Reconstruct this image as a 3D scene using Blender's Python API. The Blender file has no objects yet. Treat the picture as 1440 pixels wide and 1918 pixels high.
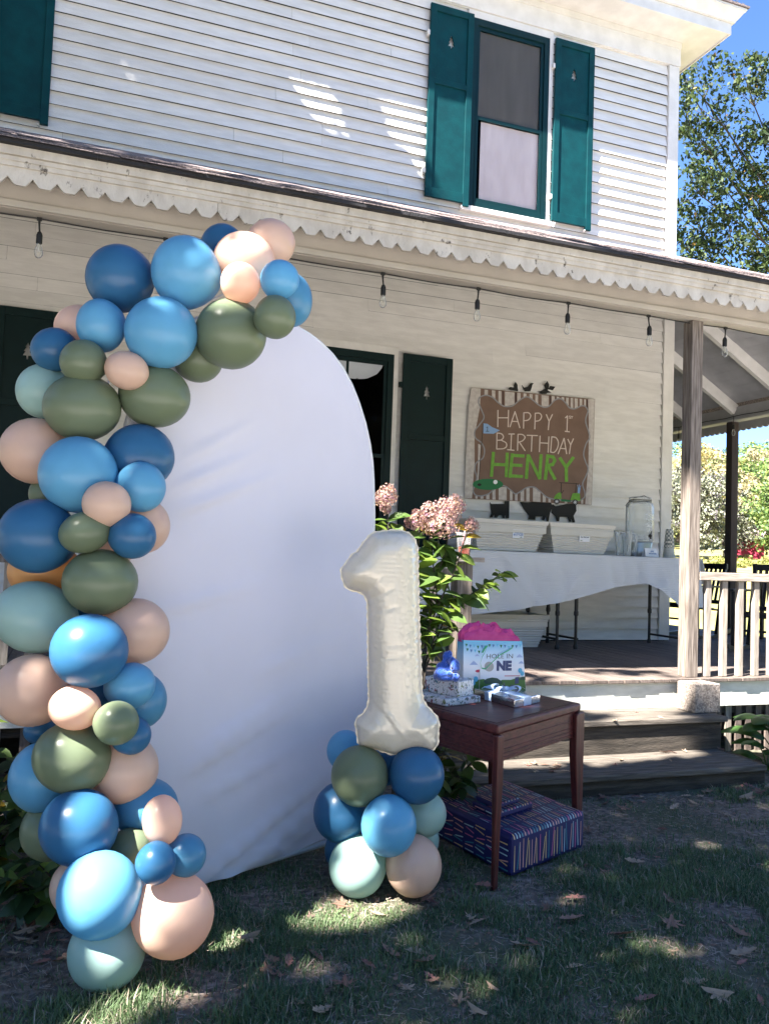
import bpy, bmesh, math, random
import numpy as np
from mathutils import Vector, Matrix, noise
from mathutils.geometry import tessellate_polygon, delaunay_2d_cdt
R_ = math.radians
random.seed(7); rng = np.random.default_rng(7)
SC = bpy.context.scene
COL = SC.collection

# ------------------------------------------------------------------ camera
F_PX, CX, CY, H = 1599.28, 720.0, 959.0, 1.42          # calibrated from the photograph's straight lines
YAW, PITCH, ROLL = R_(20.234), R_(3.0906), R_(2.0926)
def cam_axes():
    cy, sy, cp, sp = math.cos(YAW), math.sin(YAW), math.cos(PITCH), math.sin(PITCH)
    f = Vector((sy*cp, cy*cp, sp)); r = Vector((cy, -sy, 0)); u = r.cross(f)
    c, s = math.cos(ROLL), math.sin(ROLL)
    return c*r+s*u, c*u-s*r, f
CR, CU, CF = cam_axes()
EYE = Vector((0, 0, H))
cam_d = bpy.data.cameras.new('camera'); cam = bpy.data.objects.new('camera', cam_d); COL.objects.link(cam)
cam_d.sensor_fit = 'VERTICAL'; cam_d.sensor_height = 36; cam_d.sensor_width = 27
cam_d.lens = F_PX/1918*36; cam_d.clip_start = .05; cam_d.clip_end = 3000
m = Matrix((CR, CU, -CF)).transposed().to_4x4(); m.translation = EYE; cam.matrix_world = m
SC.camera = cam
SC.cycles.transparent_max_bounces = 24; SC.cycles.max_bounces = 8
# ------------------------------------------------------------------ light
AZ, EL = R_(67), R_(52)                                  # sun: left of the wall's normal, high
SUN = Vector((-math.sin(AZ)*math.cos(EL), -math.cos(AZ)*math.cos(EL), math.sin(EL)))
world = bpy.data.worlds.new('World'); SC.world = world; world.use_nodes = True
nt = world.node_tree; bg = nt.nodes['Background']
sky = nt.nodes.new('ShaderNodeTexSky'); sky.sky_type = 'NISHITA'; sky.sun_disc = False
sky.sun_elevation = EL; sky.sun_rotation = math.atan2(SUN.x, SUN.y); sky.altitude = 2500
sky.air_density = 1.0; sky.dust_density = 0; sky.ozone_density = 8.5
nt.links.new(sky.outputs[0], bg.inputs[0]); bg.inputs[1].default_value = .062
sl = bpy.data.lights.new('sun', 'SUN'); sl.energy = 5.0; sl.angle = R_(.53); sl.color = (1, .94, .86)
so = bpy.data.objects.new('sun', sl); COL.objects.link(so)
so.rotation_euler = (-SUN).to_track_quat('-Z', 'Y').to_euler(); so.location = (-8, -4, 15)
SC.view_settings.view_transform = 'Standard'; SC.view_settings.look = 'None'
SC.view_settings.exposure = 2.8; SC.view_settings.gamma = 1; SC.view_settings.use_curve_mapping = False

# ------------------------------------------------------------------ measuring (photo pixel -> point on a known plane)
def ray(x, y): return CR*((x-CX)/F_PX) - CU*((y-CY)/F_PX) + CF
def onz(x, y, z): d = ray(x, y); return EYE + d*((z-H)/d.z)
def ony(x, y, Y): d = ray(x, y); return EYE + d*(Y/d.y)
def onx(x, y, X): d = ray(x, y); return EYE + d*(X/d.x)
def atd(x, y, dep): return EYE + ray(x, y)*dep
def onp(x, y, P, N): d = ray(x, y); return EYE + d*((P-EYE).dot(N)/d.dot(N))
def proj(P):
    v = Vector(P)-EYE; w = v.dot(CF)
    if w < .05: return None
    return CX+F_PX*v.dot(CR)/w, CY-F_PX*v.dot(CU)/w

# ------------------------------------------------------------------ materials
def srgb(r, g, b): return tuple(((c/255+.055)/1.055)**2.4 if c > 10 else c/255/12.92 for c in (r, g, b))
MATS = {}
def mat(name, col, rough=.6, var=.0, vscale=8., bump=0., bscale=60., col2=None, stretch=(1, 1, 1), spec=.5, metal=0., transl=0., objvar=0., coat=0., sheen=0., detail=4., thr=None, dirt=None, dscale=3., dthr=.6):
    if name in MATS: return MATS[name]
    M = bpy.data.materials.new(name); M.use_nodes = True; n = M.node_tree.nodes; L = M.node_tree.links
    b = n['Principled BSDF']; out = n['Material Output']
    b.inputs['Roughness'].default_value = rough; b.inputs['Metallic'].default_value = metal
    b.inputs['Specular IOR Level'].default_value = spec
    if coat: b.inputs['Coat Weight'].default_value = coat; b.inputs['Coat Roughness'].default_value = .08
    if sheen: b.inputs['Sheen Weight'].default_value = sheen
    tc = n.new('ShaderNodeTexCoord'); mp = n.new('ShaderNodeMapping'); mp.inputs['Scale'].default_value = stretch
    L.new(tc.outputs['Object'], mp.inputs[0])
    base = None
    c2 = col2 or tuple(c*(1-var) for c in col)
    if var or col2:
        t = n.new('ShaderNodeTexNoise'); t.inputs['Scale'].default_value = vscale; t.inputs['Detail'].default_value = detail
        L.new(mp.outputs[0], t.inputs['Vector'])
        r = n.new('ShaderNodeValToRGB'); r.color_ramp.elements[0].position = (thr or (.35, .68))[0]; r.color_ramp.elements[1].position = (thr or (.35, .68))[1]
        r.color_ramp.elements[0].color = (*c2, 1); r.color_ramp.elements[1].color = (*col, 1)
        L.new(t.outputs[0], r.inputs[0]); base = r.outputs[0]
    else:
        rgb = n.new('ShaderNodeRGB'); rgb.outputs[0].default_value = (*col, 1); base = rgb.outputs[0]
    if dirt:
        t = n.new('ShaderNodeTexNoise'); t.inputs['Scale'].default_value = dscale; t.inputs['Detail'].default_value = 8; t.inputs['Roughness'].default_value = .7
        L.new(mp.outputs[0], t.inputs['Vector'])
        r = n.new('ShaderNodeMapRange'); r.inputs[1].default_value = dthr; r.inputs[2].default_value = dthr+.07; L.new(t.outputs[0], r.inputs[0])
        mx = n.new('ShaderNodeMix'); mx.data_type = 'RGBA'; L.new(r.outputs[0], mx.inputs[0]); L.new(base, mx.inputs[6]); mx.inputs[7].default_value = (*dirt, 1); base = mx.outputs[2]
    if objvar:
        oi = n.new('ShaderNodeObjectInfo'); hs = n.new('ShaderNodeHueSaturation'); mr = n.new('ShaderNodeMapRange')
        mr.inputs[3].default_value = 1-objvar; mr.inputs[4].default_value = 1+objvar
        L.new(oi.outputs['Random'], mr.inputs[0]); L.new(mr.outputs[0], hs.inputs['Value']); L.new(base, hs.inputs['Color']); base = hs.outputs[0]
    L.new(base, b.inputs['Base Color'])
    if bump:
        t = n.new('ShaderNodeTexNoise'); t.inputs['Scale'].default_value = bscale; t.inputs['Detail'].default_value = 5
        L.new(mp.outputs[0], t.inputs['Vector'])
        bp = n.new('ShaderNodeBump'); bp.inputs['Strength'].default_value = bump; bp.inputs['Distance'].default_value = .01
        L.new(t.outputs[0], bp.inputs['Height']); L.new(bp.outputs[0], b.inputs['Normal'])
    if transl:
        tr = n.new('ShaderNodeBsdfTranslucent'); ms = n.new('ShaderNodeMixShader'); ms.inputs[0].default_value = transl
        L.new(base, tr.inputs[0]); L.new(b.outputs[0], ms.inputs[1]); L.new(tr.outputs[0], ms.inputs[2]); L.new(ms.outputs[0], out.inputs[0])
    MATS[name] = M; return M
def glass(name, col=(1, 1, 1), rough=.0, alpha=.25, rim_sheen=0.):
    if name in MATS: return MATS[name]
    M = bpy.data.materials.new(name); M.use_nodes = True; n = M.node_tree.nodes; L = M.node_tree.links
    for x in list(n):
        if x.type == 'BSDF_PRINCIPLED': n.remove(x)
    tr = n.new('ShaderNodeBsdfTransparent'); tr.inputs[0].default_value = (*col, 1)
    g = n.new('ShaderNodeBsdfGlossy'); g.inputs['Roughness'].default_value = rough
    lw = n.new('ShaderNodeLayerWeight'); lw.inputs[0].default_value = alpha
    if rim_sheen:
        df = n.new('ShaderNodeBsdfDiffuse'); df.inputs[0].default_value = (.8, .83, .84, 1); lf = n.new('ShaderNodeLayerWeight'); lf.inputs[0].default_value = .35; mh = n.new('ShaderNodeMath'); mh.operation = 'MULTIPLY'; mh.inputs[1].default_value = rim_sheen; L.new(lf.outputs['Facing'], mh.inputs[0])  # pale rim diffuse stands in for bright reflections on the glass edge
        m0 = n.new('ShaderNodeMixShader'); L.new(mh.outputs[0], m0.inputs[0]); L.new(tr.outputs[0], m0.inputs[1]); L.new(df.outputs[0], m0.inputs[2]); tr = m0
    ms = n.new('ShaderNodeMixShader'); L.new(lw.outputs['Fresnel'], ms.inputs[0]); L.new(tr.outputs[0], ms.inputs[1]); L.new(g.outputs[0], ms.inputs[2])
    L.new(ms.outputs[0], n['Material Output'].inputs[0]); MATS[name] = M; return M

M_CLAP = mat('white_clapboard_paint', (.79, .775, .745), .55, col2=(.70, .685, .655), vscale=5, stretch=(1, 1, 5), bump=.25, bscale=40, objvar=.05, dirt=(.16, .13, .10), dscale=7, dthr=.735)
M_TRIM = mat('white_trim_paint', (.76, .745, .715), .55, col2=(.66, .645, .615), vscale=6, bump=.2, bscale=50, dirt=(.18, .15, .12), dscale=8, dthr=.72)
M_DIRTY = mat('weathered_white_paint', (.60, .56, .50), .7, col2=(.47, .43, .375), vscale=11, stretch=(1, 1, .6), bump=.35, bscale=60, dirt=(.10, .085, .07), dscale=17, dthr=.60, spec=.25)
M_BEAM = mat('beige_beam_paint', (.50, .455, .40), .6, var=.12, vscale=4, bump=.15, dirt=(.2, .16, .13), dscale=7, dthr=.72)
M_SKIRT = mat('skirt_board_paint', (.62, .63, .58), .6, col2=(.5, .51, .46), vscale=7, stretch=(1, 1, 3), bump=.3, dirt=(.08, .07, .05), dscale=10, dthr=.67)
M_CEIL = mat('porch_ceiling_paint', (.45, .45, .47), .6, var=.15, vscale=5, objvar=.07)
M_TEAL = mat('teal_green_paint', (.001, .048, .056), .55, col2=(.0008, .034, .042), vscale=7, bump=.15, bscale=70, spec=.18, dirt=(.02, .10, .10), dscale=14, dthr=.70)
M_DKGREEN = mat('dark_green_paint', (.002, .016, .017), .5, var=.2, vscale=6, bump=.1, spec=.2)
M_DECK = mat('weathered_deck_wood', (.165, .130, .112), .75, col2=(.088, .068, .058), vscale=4, stretch=(16, 1, 4), bump=.4, bscale=30, objvar=.22)
M_STEP = mat('old_grey_step_wood', (.165, .142, .118), .9, col2=(.068, .056, .045), vscale=5, stretch=(1, 14, 14), bump=.6, bscale=20, dirt=(.2, .19, .17), dscale=4, dthr=.64)
M_STEPDK = mat('dark_step_wood', (.070, .058, .046), .9, col2=(.028, .023, .018), vscale=5, stretch=(1, 10, 10), bump=.5, bscale=20)
M_POST = mat('weathered_post_wood', (.28, .235, .20), .85, col2=(.10, .078, .064), vscale=7, stretch=(9, 9, .6), bump=.5, bscale=14)
M_RAIL = mat('weathered_rail_wood', (.42, .365, .31), .8, col2=(.22, .18, .15), vscale=7, stretch=(1, 8, 8), bump=.35, bscale=16)
M_BALU = mat('weathered_baluster_wood', (.40, .35, .30), .8, col2=(.20, .17, .14), vscale=7, stretch=(8, 8, .7), bump=.35, bscale=16, objvar=.12)
M_DKPOST = mat('dark_post_wood', (.045, .028, .025), .7, col2=(.025, .015, .014), vscale=7, stretch=(9, 9, .6), bump=.3)
M_SHING = mat('asphalt_shingle', (.33, .26, .25), .95, col2=(.08, .07, .075), vscale=70, bump=.8, bscale=160, objvar=.15)
M_SHEDGE = mat('shingle_edge_tar', (.018, .017, .02), .7, var=.4, vscale=30, bump=.5)
M_BLACK = mat('black_metal', (.012, .012, .013), .45, var=.2)
M_BLACKP = mat('black_rubber', (.008, .008, .008), .6)
M_ROCK = mat('black_chair_paint', (.010, .010, .013), .35, var=.2, bump=.05)
M_ROOM = mat('unlit_room_black', (.012, .011, .012), .9)  # near-black colour stands in for the dimness of the unlit rooms
M_GLASS = glass('window_glass', (.95, .96, .96), .0, .08)
M_DGLASS = glass('tableware_glass', (.975, .985, .985), .03, .06, .85)
M_CURT = mat('pink_white_sheer', (.72, .62, .63), .9, col2=(.64, .54, .55), vscale=9, stretch=(1, 1, .3), bump=.3, bscale=12)
M_SHADED_SHEER = mat('shaded_upper_sheer', (.115, .105, .098), .9, col2=(.098, .088, .083), vscale=3, stretch=(3, 1, .4))  # same sheer as the curtain, its upper shade put into a grey colour
M_CONC = mat('cinder_block_concrete', (.40, .345, .30), .95, col2=(.17, .14, .12), vscale=75, bump=1., bscale=110, detail=2.)
M_MAHOG = mat('dark_mahogany_varnish', (.125, .033, .030), .42, col2=(.050, .013, .013), vscale=4, stretch=(3, 10, 22), bump=.1, bscale=30, spec=.3)
M_MAHLEG = mat('mahogany_leg_varnish', (.115, .026, .022), .4, col2=(.045, .011, .011), vscale=9, stretch=(7, 7, .6), bump=.1, bscale=20, spec=.35)
M_FABRIC = mat('white_stretch_fabric', (.84, .825, .90), .85, var=.03, vscale=3, bump=.05, bscale=300, transl=.30, sheen=.2)
M_TUBE = mat('white_frame_tube', (.7, .7, .7), .35)
M_FOIL = mat('satin_cream_foil', (.71, .64, .515), .31, col2=(.69, .62, .50), vscale=4, spec=.6, metal=.15, coat=.12)
M_CLOTH = mat('white_vinyl_cloth', (.80, .80, .79), .45, var=.05, vscale=3, transl=.15)
M_TUB = mat('cream_plastic', (.62, .595, .53), .35, var=.04, vscale=6)
M_PAPER = mat('white_card', (.75, .77, .8), .6)
M_BLUEINK = mat('blue_ink', (.05, .16, .40), .6)
M_DKINK = mat('dark_ink', (.02, .03, .04), .6)
M_GRNINK = mat('green_ink', (.02, .16, .04), .6)
M_KRAFT = mat('brown_kraft_paper', (.185, .116, .086), .75, col2=(.150, .093, .068), vscale=5, bump=.25, bscale=9)
M_STRIPE = mat('white_chalk_paint', (.55, .52, .49), .8, col2=(.42, .38, .36), vscale=22, bump=.1)
M_DKSTR = mat('dark_brown_stripe', (.055, .03, .028), .8)
M_OUTL = mat('grey_marker', (.27, .27, .285), .7, var=.15, vscale=20)
M_CHALK = mat('pale_pink_marker', (.66, .56, .50), .8, var=.1, vscale=30)
M_LIME = mat('lime_green_marker', (.16, .38, .05), .75, col2=(.12, .30, .035), vscale=25)
M_GREENP = mat('green_paper', (.012, .15, .05), .7)
M_FLAG = mat('blue_paper', (.22, .36, .60), .7)
M_SILH = mat('black_silhouette_paint', (.004, .004, .004), .7)
M_SILVER = mat('silver_wrap', (.62, .60, .58), .16, metal=1., bump=.25, bscale=14)
M_RIBBON = mat('pale_blue_satin', (.42, .58, .82), .35, var=.1, vscale=12, sheen=.3)
M_PLUSH = mat('blue_plush', (.012, .095, .50), .95, col2=(.008, .06, .36), vscale=45, bump=.9, bscale=150, sheen=.8)
M_TISSUE = mat('pink_tissue', (.78, .10, .36), .6, col2=(.70, .06, .28), vscale=20, transl=.35)
M_HANDLE = mat('green_ribbon', (.02, .38, .17), .4)
M_DRINK = mat('coral_drink', (.80, .20, .10), .3)
M_PINKCUP = mat('pink_plastic_straw', (.80, .30, .33), .4)
M_CUP = None
M_BARK = mat('tree_bark', (.10, .075, .055), .9, col2=(.05, .038, .03), vscale=8, stretch=(4, 4, .7), bump=.7, bscale=15)
M_STEM = mat('shrub_stem', (.045, .035, .025), .8)
def leafmat(name, col, tr=.3, var=.25): return mat(name, col, .45, col2=tuple(c*(1-var) for c in col), vscale=18, transl=tr, objvar=.22)
M_LEAF = leafmat('green_leaf', (.105, .185, .042), .45)
M_LEAFY = leafmat('yellow_green_leaf', (.20, .29, .05), .5)
M_LEAFG = leafmat('yellow_leaf', (.42, .28, .03), .4)
M_LEAFD = leafmat('dark_green_leaf', (.03, .065, .022), .3)
M_HOSTA = leafmat('hosta_leaf', (.07, .16, .04), .35)

def dots_mat(name, base, cols, scale, thr=.5):   # irregular coloured marks on plain paper
    M = bpy.data.materials.new(name); M.use_nodes = True; n = M.node_tree.nodes; L = M.node_tree.links; b = n['Principled BSDF']
    b.inputs['Roughness'].default_value = .45
    tc = n.new('ShaderNodeTexCoord'); cur = None
    rgb = n.new('ShaderNodeRGB'); rgb.outputs[0].default_value = (*base, 1); cur = rgb.outputs[0]
    for k, (c, s, t) in enumerate(cols):
        mp = n.new('ShaderNodeMapping'); mp.inputs['Location'].default_value = (k*3.7, k*1.9, k*5.3); L.new(tc.outputs['Object'], mp.inputs[0])
        no = n.new('ShaderNodeTexNoise'); no.inputs['Scale'].default_value = s; no.inputs['Detail'].default_value = 3; no.inputs['Distortion'].default_value = 1.2; L.new(mp.outputs[0], no.inputs['Vector'])
        mr = n.new('ShaderNodeMapRange'); mr.inputs[1].default_value = t; mr.inputs[2].default_value = t+.02; L.new(no.outputs[0], mr.inputs[0])
        mx = n.new('ShaderNodeMix'); mx.data_type = 'RGBA'; L.new(mr.outputs[0], mx.inputs[0]); L.new(cur, mx.inputs[6]); mx.inputs[7].default_value = (*c, 1); cur = mx.outputs[2]
    L.new(cur, b.inputs['Base Color']); return M
M_DINO = dots_mat('animal_print_paper', (.66, .66, .68), [((.10, .14, .13), 38, .585), ((.23, .07, .08), 30, .62), ((.16, .20, .08), 34, .62), ((.10, .20, .28), 33, .62)], 1)
M_NAVY = mat('navy_dotted_wrap', (.012, .012, .095), .5, dirt=(.35, .35, .5), dscale=130, dthr=.70)

# ------------------------------------------------------------------ mesh helpers
class MB:
    def __init__(s): s.v = []; s.f = []; s.mi = []
    def add(s, vs, fs, mi=0):
        o = len(s.v); s.v += [tuple(p) for p in vs]; s.f += [tuple(i+o for i in f) for f in fs]; s.mi += [mi]*len(fs); return s
    def box(s, x0, x1, y0, y1, z0, z1, mi=0):
        vs = [(x, y, z) for z in (z0, z1) for y in (y0, y1) for x in (x0, x1)]
        return s.add(vs, [(0, 2, 3, 1), (4, 5, 7, 6), (0, 1, 5, 4), (2, 6, 7, 3), (0, 4, 6, 2), (1, 3, 7, 5)], mi)
    def hexa(s, P, mi=0):    # P: 4 bottom then 4 top (same winding)
        return s.add(P, [(3, 2, 1, 0), (4, 5, 6, 7), (0, 1, 5, 4), (1, 2, 6, 5), (2, 3, 7, 6), (3, 0, 4, 7)], mi)
    def beam(s, a, b, w, d, up=(0, 0, 1), mi=0):   # rectangular bar from a to b
        a = Vector(a); b = Vector(b); t = (b-a).normalized(); u = Vector(up); sd = t.cross(u)
        if sd.length < 1e-4: sd = Vector((1, 0, 0))
        sd.normalize(); u = sd.cross(t)
        P = []
        for p in (a, b):
            for i, j in ((-1, -1), (1, -1), (1, 1), (-1, 1)): P.append(p+sd*(i*w/2)+u*(j*d/2))
        return s.hexa(P, mi)
    def prism(s, pts, vec, mi=0):   # planar polygon pts (3D) extruded by vec
        n = len(pts); vec = Vector(vec); P = [Vector(p) for p in pts]; Q = [p+vec for p in P]
        return s.add(P+Q, [tuple(range(n)), tuple(range(2*n-1, n-1, -1))]+[(i, i+n, (i+1) % n+n, (i+1) % n) for i in range(n)], mi)
    def tube(s, pts, r, n=8, cap=True, mi=0):
        pts = [Vector(p) for p in pts]; o = len(s.v); m_ = len(pts); rr = r if hasattr(r, '__len__') else [r]*m_
        prev = None
        for i, p in enumerate(pts):
            t = (pts[min(i+1, m_-1)]-pts[max(i-1, 0)]).normalized()
            if prev is None: prev = t.orthogonal().normalized()
            sd = (prev-t*prev.dot(t)); sd = sd.normalized() if sd.length > 1e-5 else t.orthogonal().normalized(); prev = sd; u = t.cross(sd)
            for k in range(n):
                a = 2*math.pi*k/n; s.v.append(tuple(p+(sd*math.cos(a)+u*math.sin(a))*rr[i]))
        fs = [(o+i*n+k, o+i*n+(k+1) % n, o+(i+1)*n+(k+1) % n, o+(i+1)*n+k) for i in range(m_-1) for k in range(n)]
        if cap: fs += [tuple(o+k for k in range(n-1, -1, -1)), tuple(o+(m_-1)*n+k for k in range(n))]
        s.f += fs; s.mi += [mi]*len(fs); return s
    def lathe(s, prof, c, n=24, mi=0, sx=1, sy=1):
        o = len(s.v); c = Vector(c)
        for r, z in prof:
            for k in range(n):
                a = 2*math.pi*k/n; s.v.append((c.x+r*math.cos(a)*sx, c.y+r*math.sin(a)*sy, c.z+z))
        fs = [(o+i*n+k, o+i*n+(k+1) % n, o+(i+1)*n+(k+1) % n, o+(i+1)*n+k) for i in range(len(prof)-1) for k in range(n)]
        s.f += fs; s.mi += [mi]*len(fs); return s
    def ball(s, c, r, n=10, m_=7, mi=0):
        rx, ry, rz = r if hasattr(r, '__len__') else (r, r, r); c = Vector(c); o = len(s.v)
        for i in range(m_+1):
            t = math.pi*i/m_
            for k in range(n):
                a = 2*math.pi*k/n; s.v.append((c.x+rx*math.sin(t)*math.cos(a), c.y+ry*math.sin(t)*math.sin(a), c.z+rz*math.cos(t)))
        fs = [(o+i*n+k, o+(i+1)*n+k, o+(i+1)*n+(k+1) % n, o+i*n+(k+1) % n) for i in range(m_) for k in range(n)]
        s.f += fs; s.mi += [mi]*len(fs); return s
    def build(s, name, mats, parent=None, smooth=False, bevel=0., base=None, seg=2):
        root = parent
        while root is not None and root.parent is not None: root = root.parent
        if root is not None: org = Vector(root.location)
        elif base is not None: org = Vector(base)
        else:
            a = np.array(s.v); org = Vector(((a[:, 0].min()+a[:, 0].max())/2, (a[:, 1].min()+a[:, 1].max())/2, a[:, 2].min()))
        me = bpy.data.meshes.new(name)
        me.from_pydata([(v[0]-org.x, v[1]-org.y, v[2]-org.z) for v in s.v], [], s.f)
        mats = mats if isinstance(mats, (list, tuple)) else [mats]
        for m_ in mats: me.materials.append(m_)
        if len(mats) > 1: me.polygons.foreach_set('material_index', s.mi)
        if bevel:
            bm = bmesh.new(); bm.from_mesh(me); bmesh.ops.remove_doubles(bm, verts=bm.verts, dist=1e-5); bmesh.ops.recalc_face_normals(bm, faces=bm.faces)
            ed = [e for e in bm.edges if len(e.link_faces) == 2 and e.calc_face_angle(0) > .5]
            bmesh.ops.bevel(bm, geom=ed, offset=bevel, segments=seg, affect='EDGES', profile=.5, clamp_overlap=True)
            bm.to_mesh(me); bm.free()
        else:
            bm = bmesh.new(); bm.from_mesh(me); bmesh.ops.recalc_face_normals(bm, faces=bm.faces); bm.to_mesh(me); bm.free()
        if smooth: me.polygons.foreach_set('use_smooth', [True]*len(me.polygons))
        me.update()
        o = bpy.data.objects.new(name, me); COL.objects.link(o)
        if root is None: o.location = org
        else: o.parent = parent
        return o
def tag(o, label=None, cat=None, group=None, kind=None):
    if label: o['label'] = label
    if cat: o['category'] = cat
    if group: o['group'] = group
    if kind: o['kind'] = kind
    return o
def thing(name, label, cat, loc, group=None):
    o = bpy.data.objects.new(name, None); COL.objects.link(o); o.location = loc; o.empty_display_size = .1
    return tag(o, label, cat, group)
def text_mesh(txt, size, fat=0.):
    cu = bpy.data.curves.new('t', 'FONT'); cu.body = txt; cu.size = size; cu.align_x = 'CENTER'; cu.align_y = 'CENTER'; cu.offset = fat; cu.resolution_u = 2
    ob = bpy.data.objects.new('t', cu); COL.objects.link(ob); dg = bpy.context.evaluated_depsgraph_get(); dg.update()
    me = bpy.data.meshes.new_from_object(ob.evaluated_get(dg)); vs = [tuple(v.co) for v in me.vertices]; fs = [tuple(p.vertices) for p in me.polygons]
    bpy.data.objects.remove(ob); bpy.data.meshes.remove(me); bpy.data.curves.remove(cu); return vs, fs
def add_text(mb, txt, size, P, U, V, fat=0., mi=0, sx=1.):
    vs, fs = text_mesh(txt, size, fat); mb.add([P+U*(v[0]*sx)+V*v[1] for v in vs], fs, mi)
X_, Y_, Z_ = Vector((1, 0, 0)), Vector((0, 1, 0)), Vector((0, 0, 1))

# ------------------------------------------------------------------ ground
def gz(x, y):
    d = x*.68+y*.73
    z = .05*max(0, d-20) + .008*noise.noise(Vector((x*1.3, y*1.3, 0)))*(1 if d < 14 else 0)
    return z
def sheet(name, xs, ys, keep, m_, zoff=0):
    mb = MB(); idx = {}
    for j, y in enumerate(ys):
        for i, x in enumerate(xs): mb.v.append((x, y, gz(x, y)+zoff))
    n = len(xs)
    for j in range(len(ys)-1):
        for i in range(n-1):
            if keep((xs[i]+xs[i+1])/2, (ys[j]+ys[j+1])/2): mb.f.append((j*n+i, j*n+i+1, (j+1)*n+i+1, (j+1)*n+i)); mb.mi.append(0)
    return tag(mb.build(name, m_, base=(0, 0, 0), smooth=True), kind='structure')
def ground_mat():
    M = bpy.data.materials.new('bare_lawn_soil'); M.use_nodes = True; n = M.node_tree.nodes; L = M.node_tree.links; b = n['Principled BSDF']; b.inputs['Roughness'].default_value = .95
    tc = n.new('ShaderNodeTexCoord')
    def noi(s, d): t = n.new('ShaderNodeTexNoise'); t.inputs['Scale'].default_value = s; t.inputs['Detail'].default_value = d; L.new(tc.outputs['Object'], t.inputs[0]); return t.outputs[0]
    r = n.new('ShaderNodeValToRGB'); e = r.color_ramp.elements; e[0].position = .3; e[0].color = (.052, .041, .032, 1); e[1].position = .72; e[1].color = (.27, .22, .185, 1)
    x = e.new(.5); x.color = (.135, .107, .088, 1)
    L.new(noi(28, 8), r.inputs[0])
    r2 = n.new('ShaderNodeMapRange'); r2.inputs[1].default_value = .45; r2.inputs[2].default_value = .6; L.new(noi(1.7, 4), r2.inputs[0])
    mx = n.new('ShaderNodeMix'); mx.data_type = 'RGBA'; L.new(r2.outputs[0], mx.inputs[0]); L.new(r.outputs[0], mx.inputs[6]); mx.inputs[7].default_value = (.065, .075, .042, 1); mx.blend_type = 'MIX'
    L.new(mx.outputs[2], b.inputs['Base Color'])
    bp = n.new('ShaderNodeBump'); bp.inputs['Strength'].default_value = .8; bp.inputs['Distance'].default_value = .02; L.new(noi(45, 8), bp.inputs['Height']); L.new(bp.outputs[0], b.inputs['Normal'])
    return M
M_SOIL = ground_mat()
M_FIELD = mat('dry_meadow', (.34, .27, .10), .95, col2=(.20, .22, .05), vscale=.4, detail=8, bump=.5, bscale=8)
M_GRAV = mat('bounce_gravel', (.55, .535, .52), .95, col2=(.42, .40, .38), vscale=40, detail=6, bump=.6, bscale=60)
sheet('added_bounce_gravel', list(np.arange(-9, 13.1, 1.)), [-12, -10, -8, -6, -4, -3, -2, -1.2, -.6, 0, .6], lambda x, y: True, M_GRAV, .012)  # unseen gravel sheet added to bounce sunlight as warm fill
sheet('added_bounce_gravel', list(np.arange(6.4, 13.1, .6)), list(np.arange(-.6, 5.1, .6)), lambda x, y: True, M_GRAV, .012)  # second unseen sheet added to bounce sun toward the porch
near = list(np.arange(-3, 9.01, .25))
xs = list(np.concatenate([[-60, -40, -25, -15, -9, -6, -4.5], near, [10, 11, 12, 14]])); ys = list(np.concatenate([[-40, -25, -14, -8, -5, -3, -1.5], np.arange(-.5, 9.01, .25), [10, 12, 14]]))
sheet('lawn', xs, ys, lambda x, y: True, M_SOIL)
fx = [-60, -40, -20, -10, 0, 7, 14, 17, 20, 25, 30, 40, 50, 60, 75, 90, 110, 140, 190, 260]; fy = [-40, -20, -8, 0, 7, 14, 17, 20, 25, 30, 40, 50, 60, 75, 90, 110, 140, 190, 260]
sheet('meadow', fx, fy, lambda x, y: not (x < 14 and y < 14), M_FIELD)

# ------------------------------------------------------------------ house
YW, ZD = 8.19, .584
YS = 5.389                                       # front face of the deck's skirt board
house = thing('house', 'white clapboard farmhouse with teal shutters and a wraparound porch', 'house', (2, 8.3, 0))
EXP = .1240
openings = []                                   # x0, x1, z0, z1 of window holes
WINS = [(3.835, 4.777, 5.25, 7.31, 'up'), (-1.86, -.92, 5.25, 7.31, 'up'), (2.08, 3.045, 1.42, 3.50, 'low'), (-1.72, -.76, 1.42, 3.50, 'low')]
for w in WINS: openings.append(w[:4])
# wall core with the window holes left open
core = MB(); xe = sorted({-3.6, 6.54} | {v for o in openings for v in o[:2]}); ze = sorted({.3, 7.7} | {v for o in openings for v in o[2:]})
for i in range(len(xe)-1):
    for j in range(len(ze)-1):
        cx_, cz_ = (xe[i]+xe[i+1])/2, (ze[j]+ze[j+1])/2
        if not any(o[0] < cx_ < o[1] and o[2] < cz_ < o[3] for o in openings): core.box(xe[i], xe[i+1], YW+.022, YW+.14, ze[j], ze[j+1])
core.box(6.40, 6.54, YW+.141, 15, .3, 7.7); core.box(-3.6, -3.46, YW+.141, 15, .3, 7.7); core.box(-3.459, 6.399, 14.86, 15, .3, 7.7)
core.build('wall_sheathing', mat('lap_shadow_black', (.030, .029, .030), .9, var=.3), house)  # black backing puts shadow lines into the gaps under the laps
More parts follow.
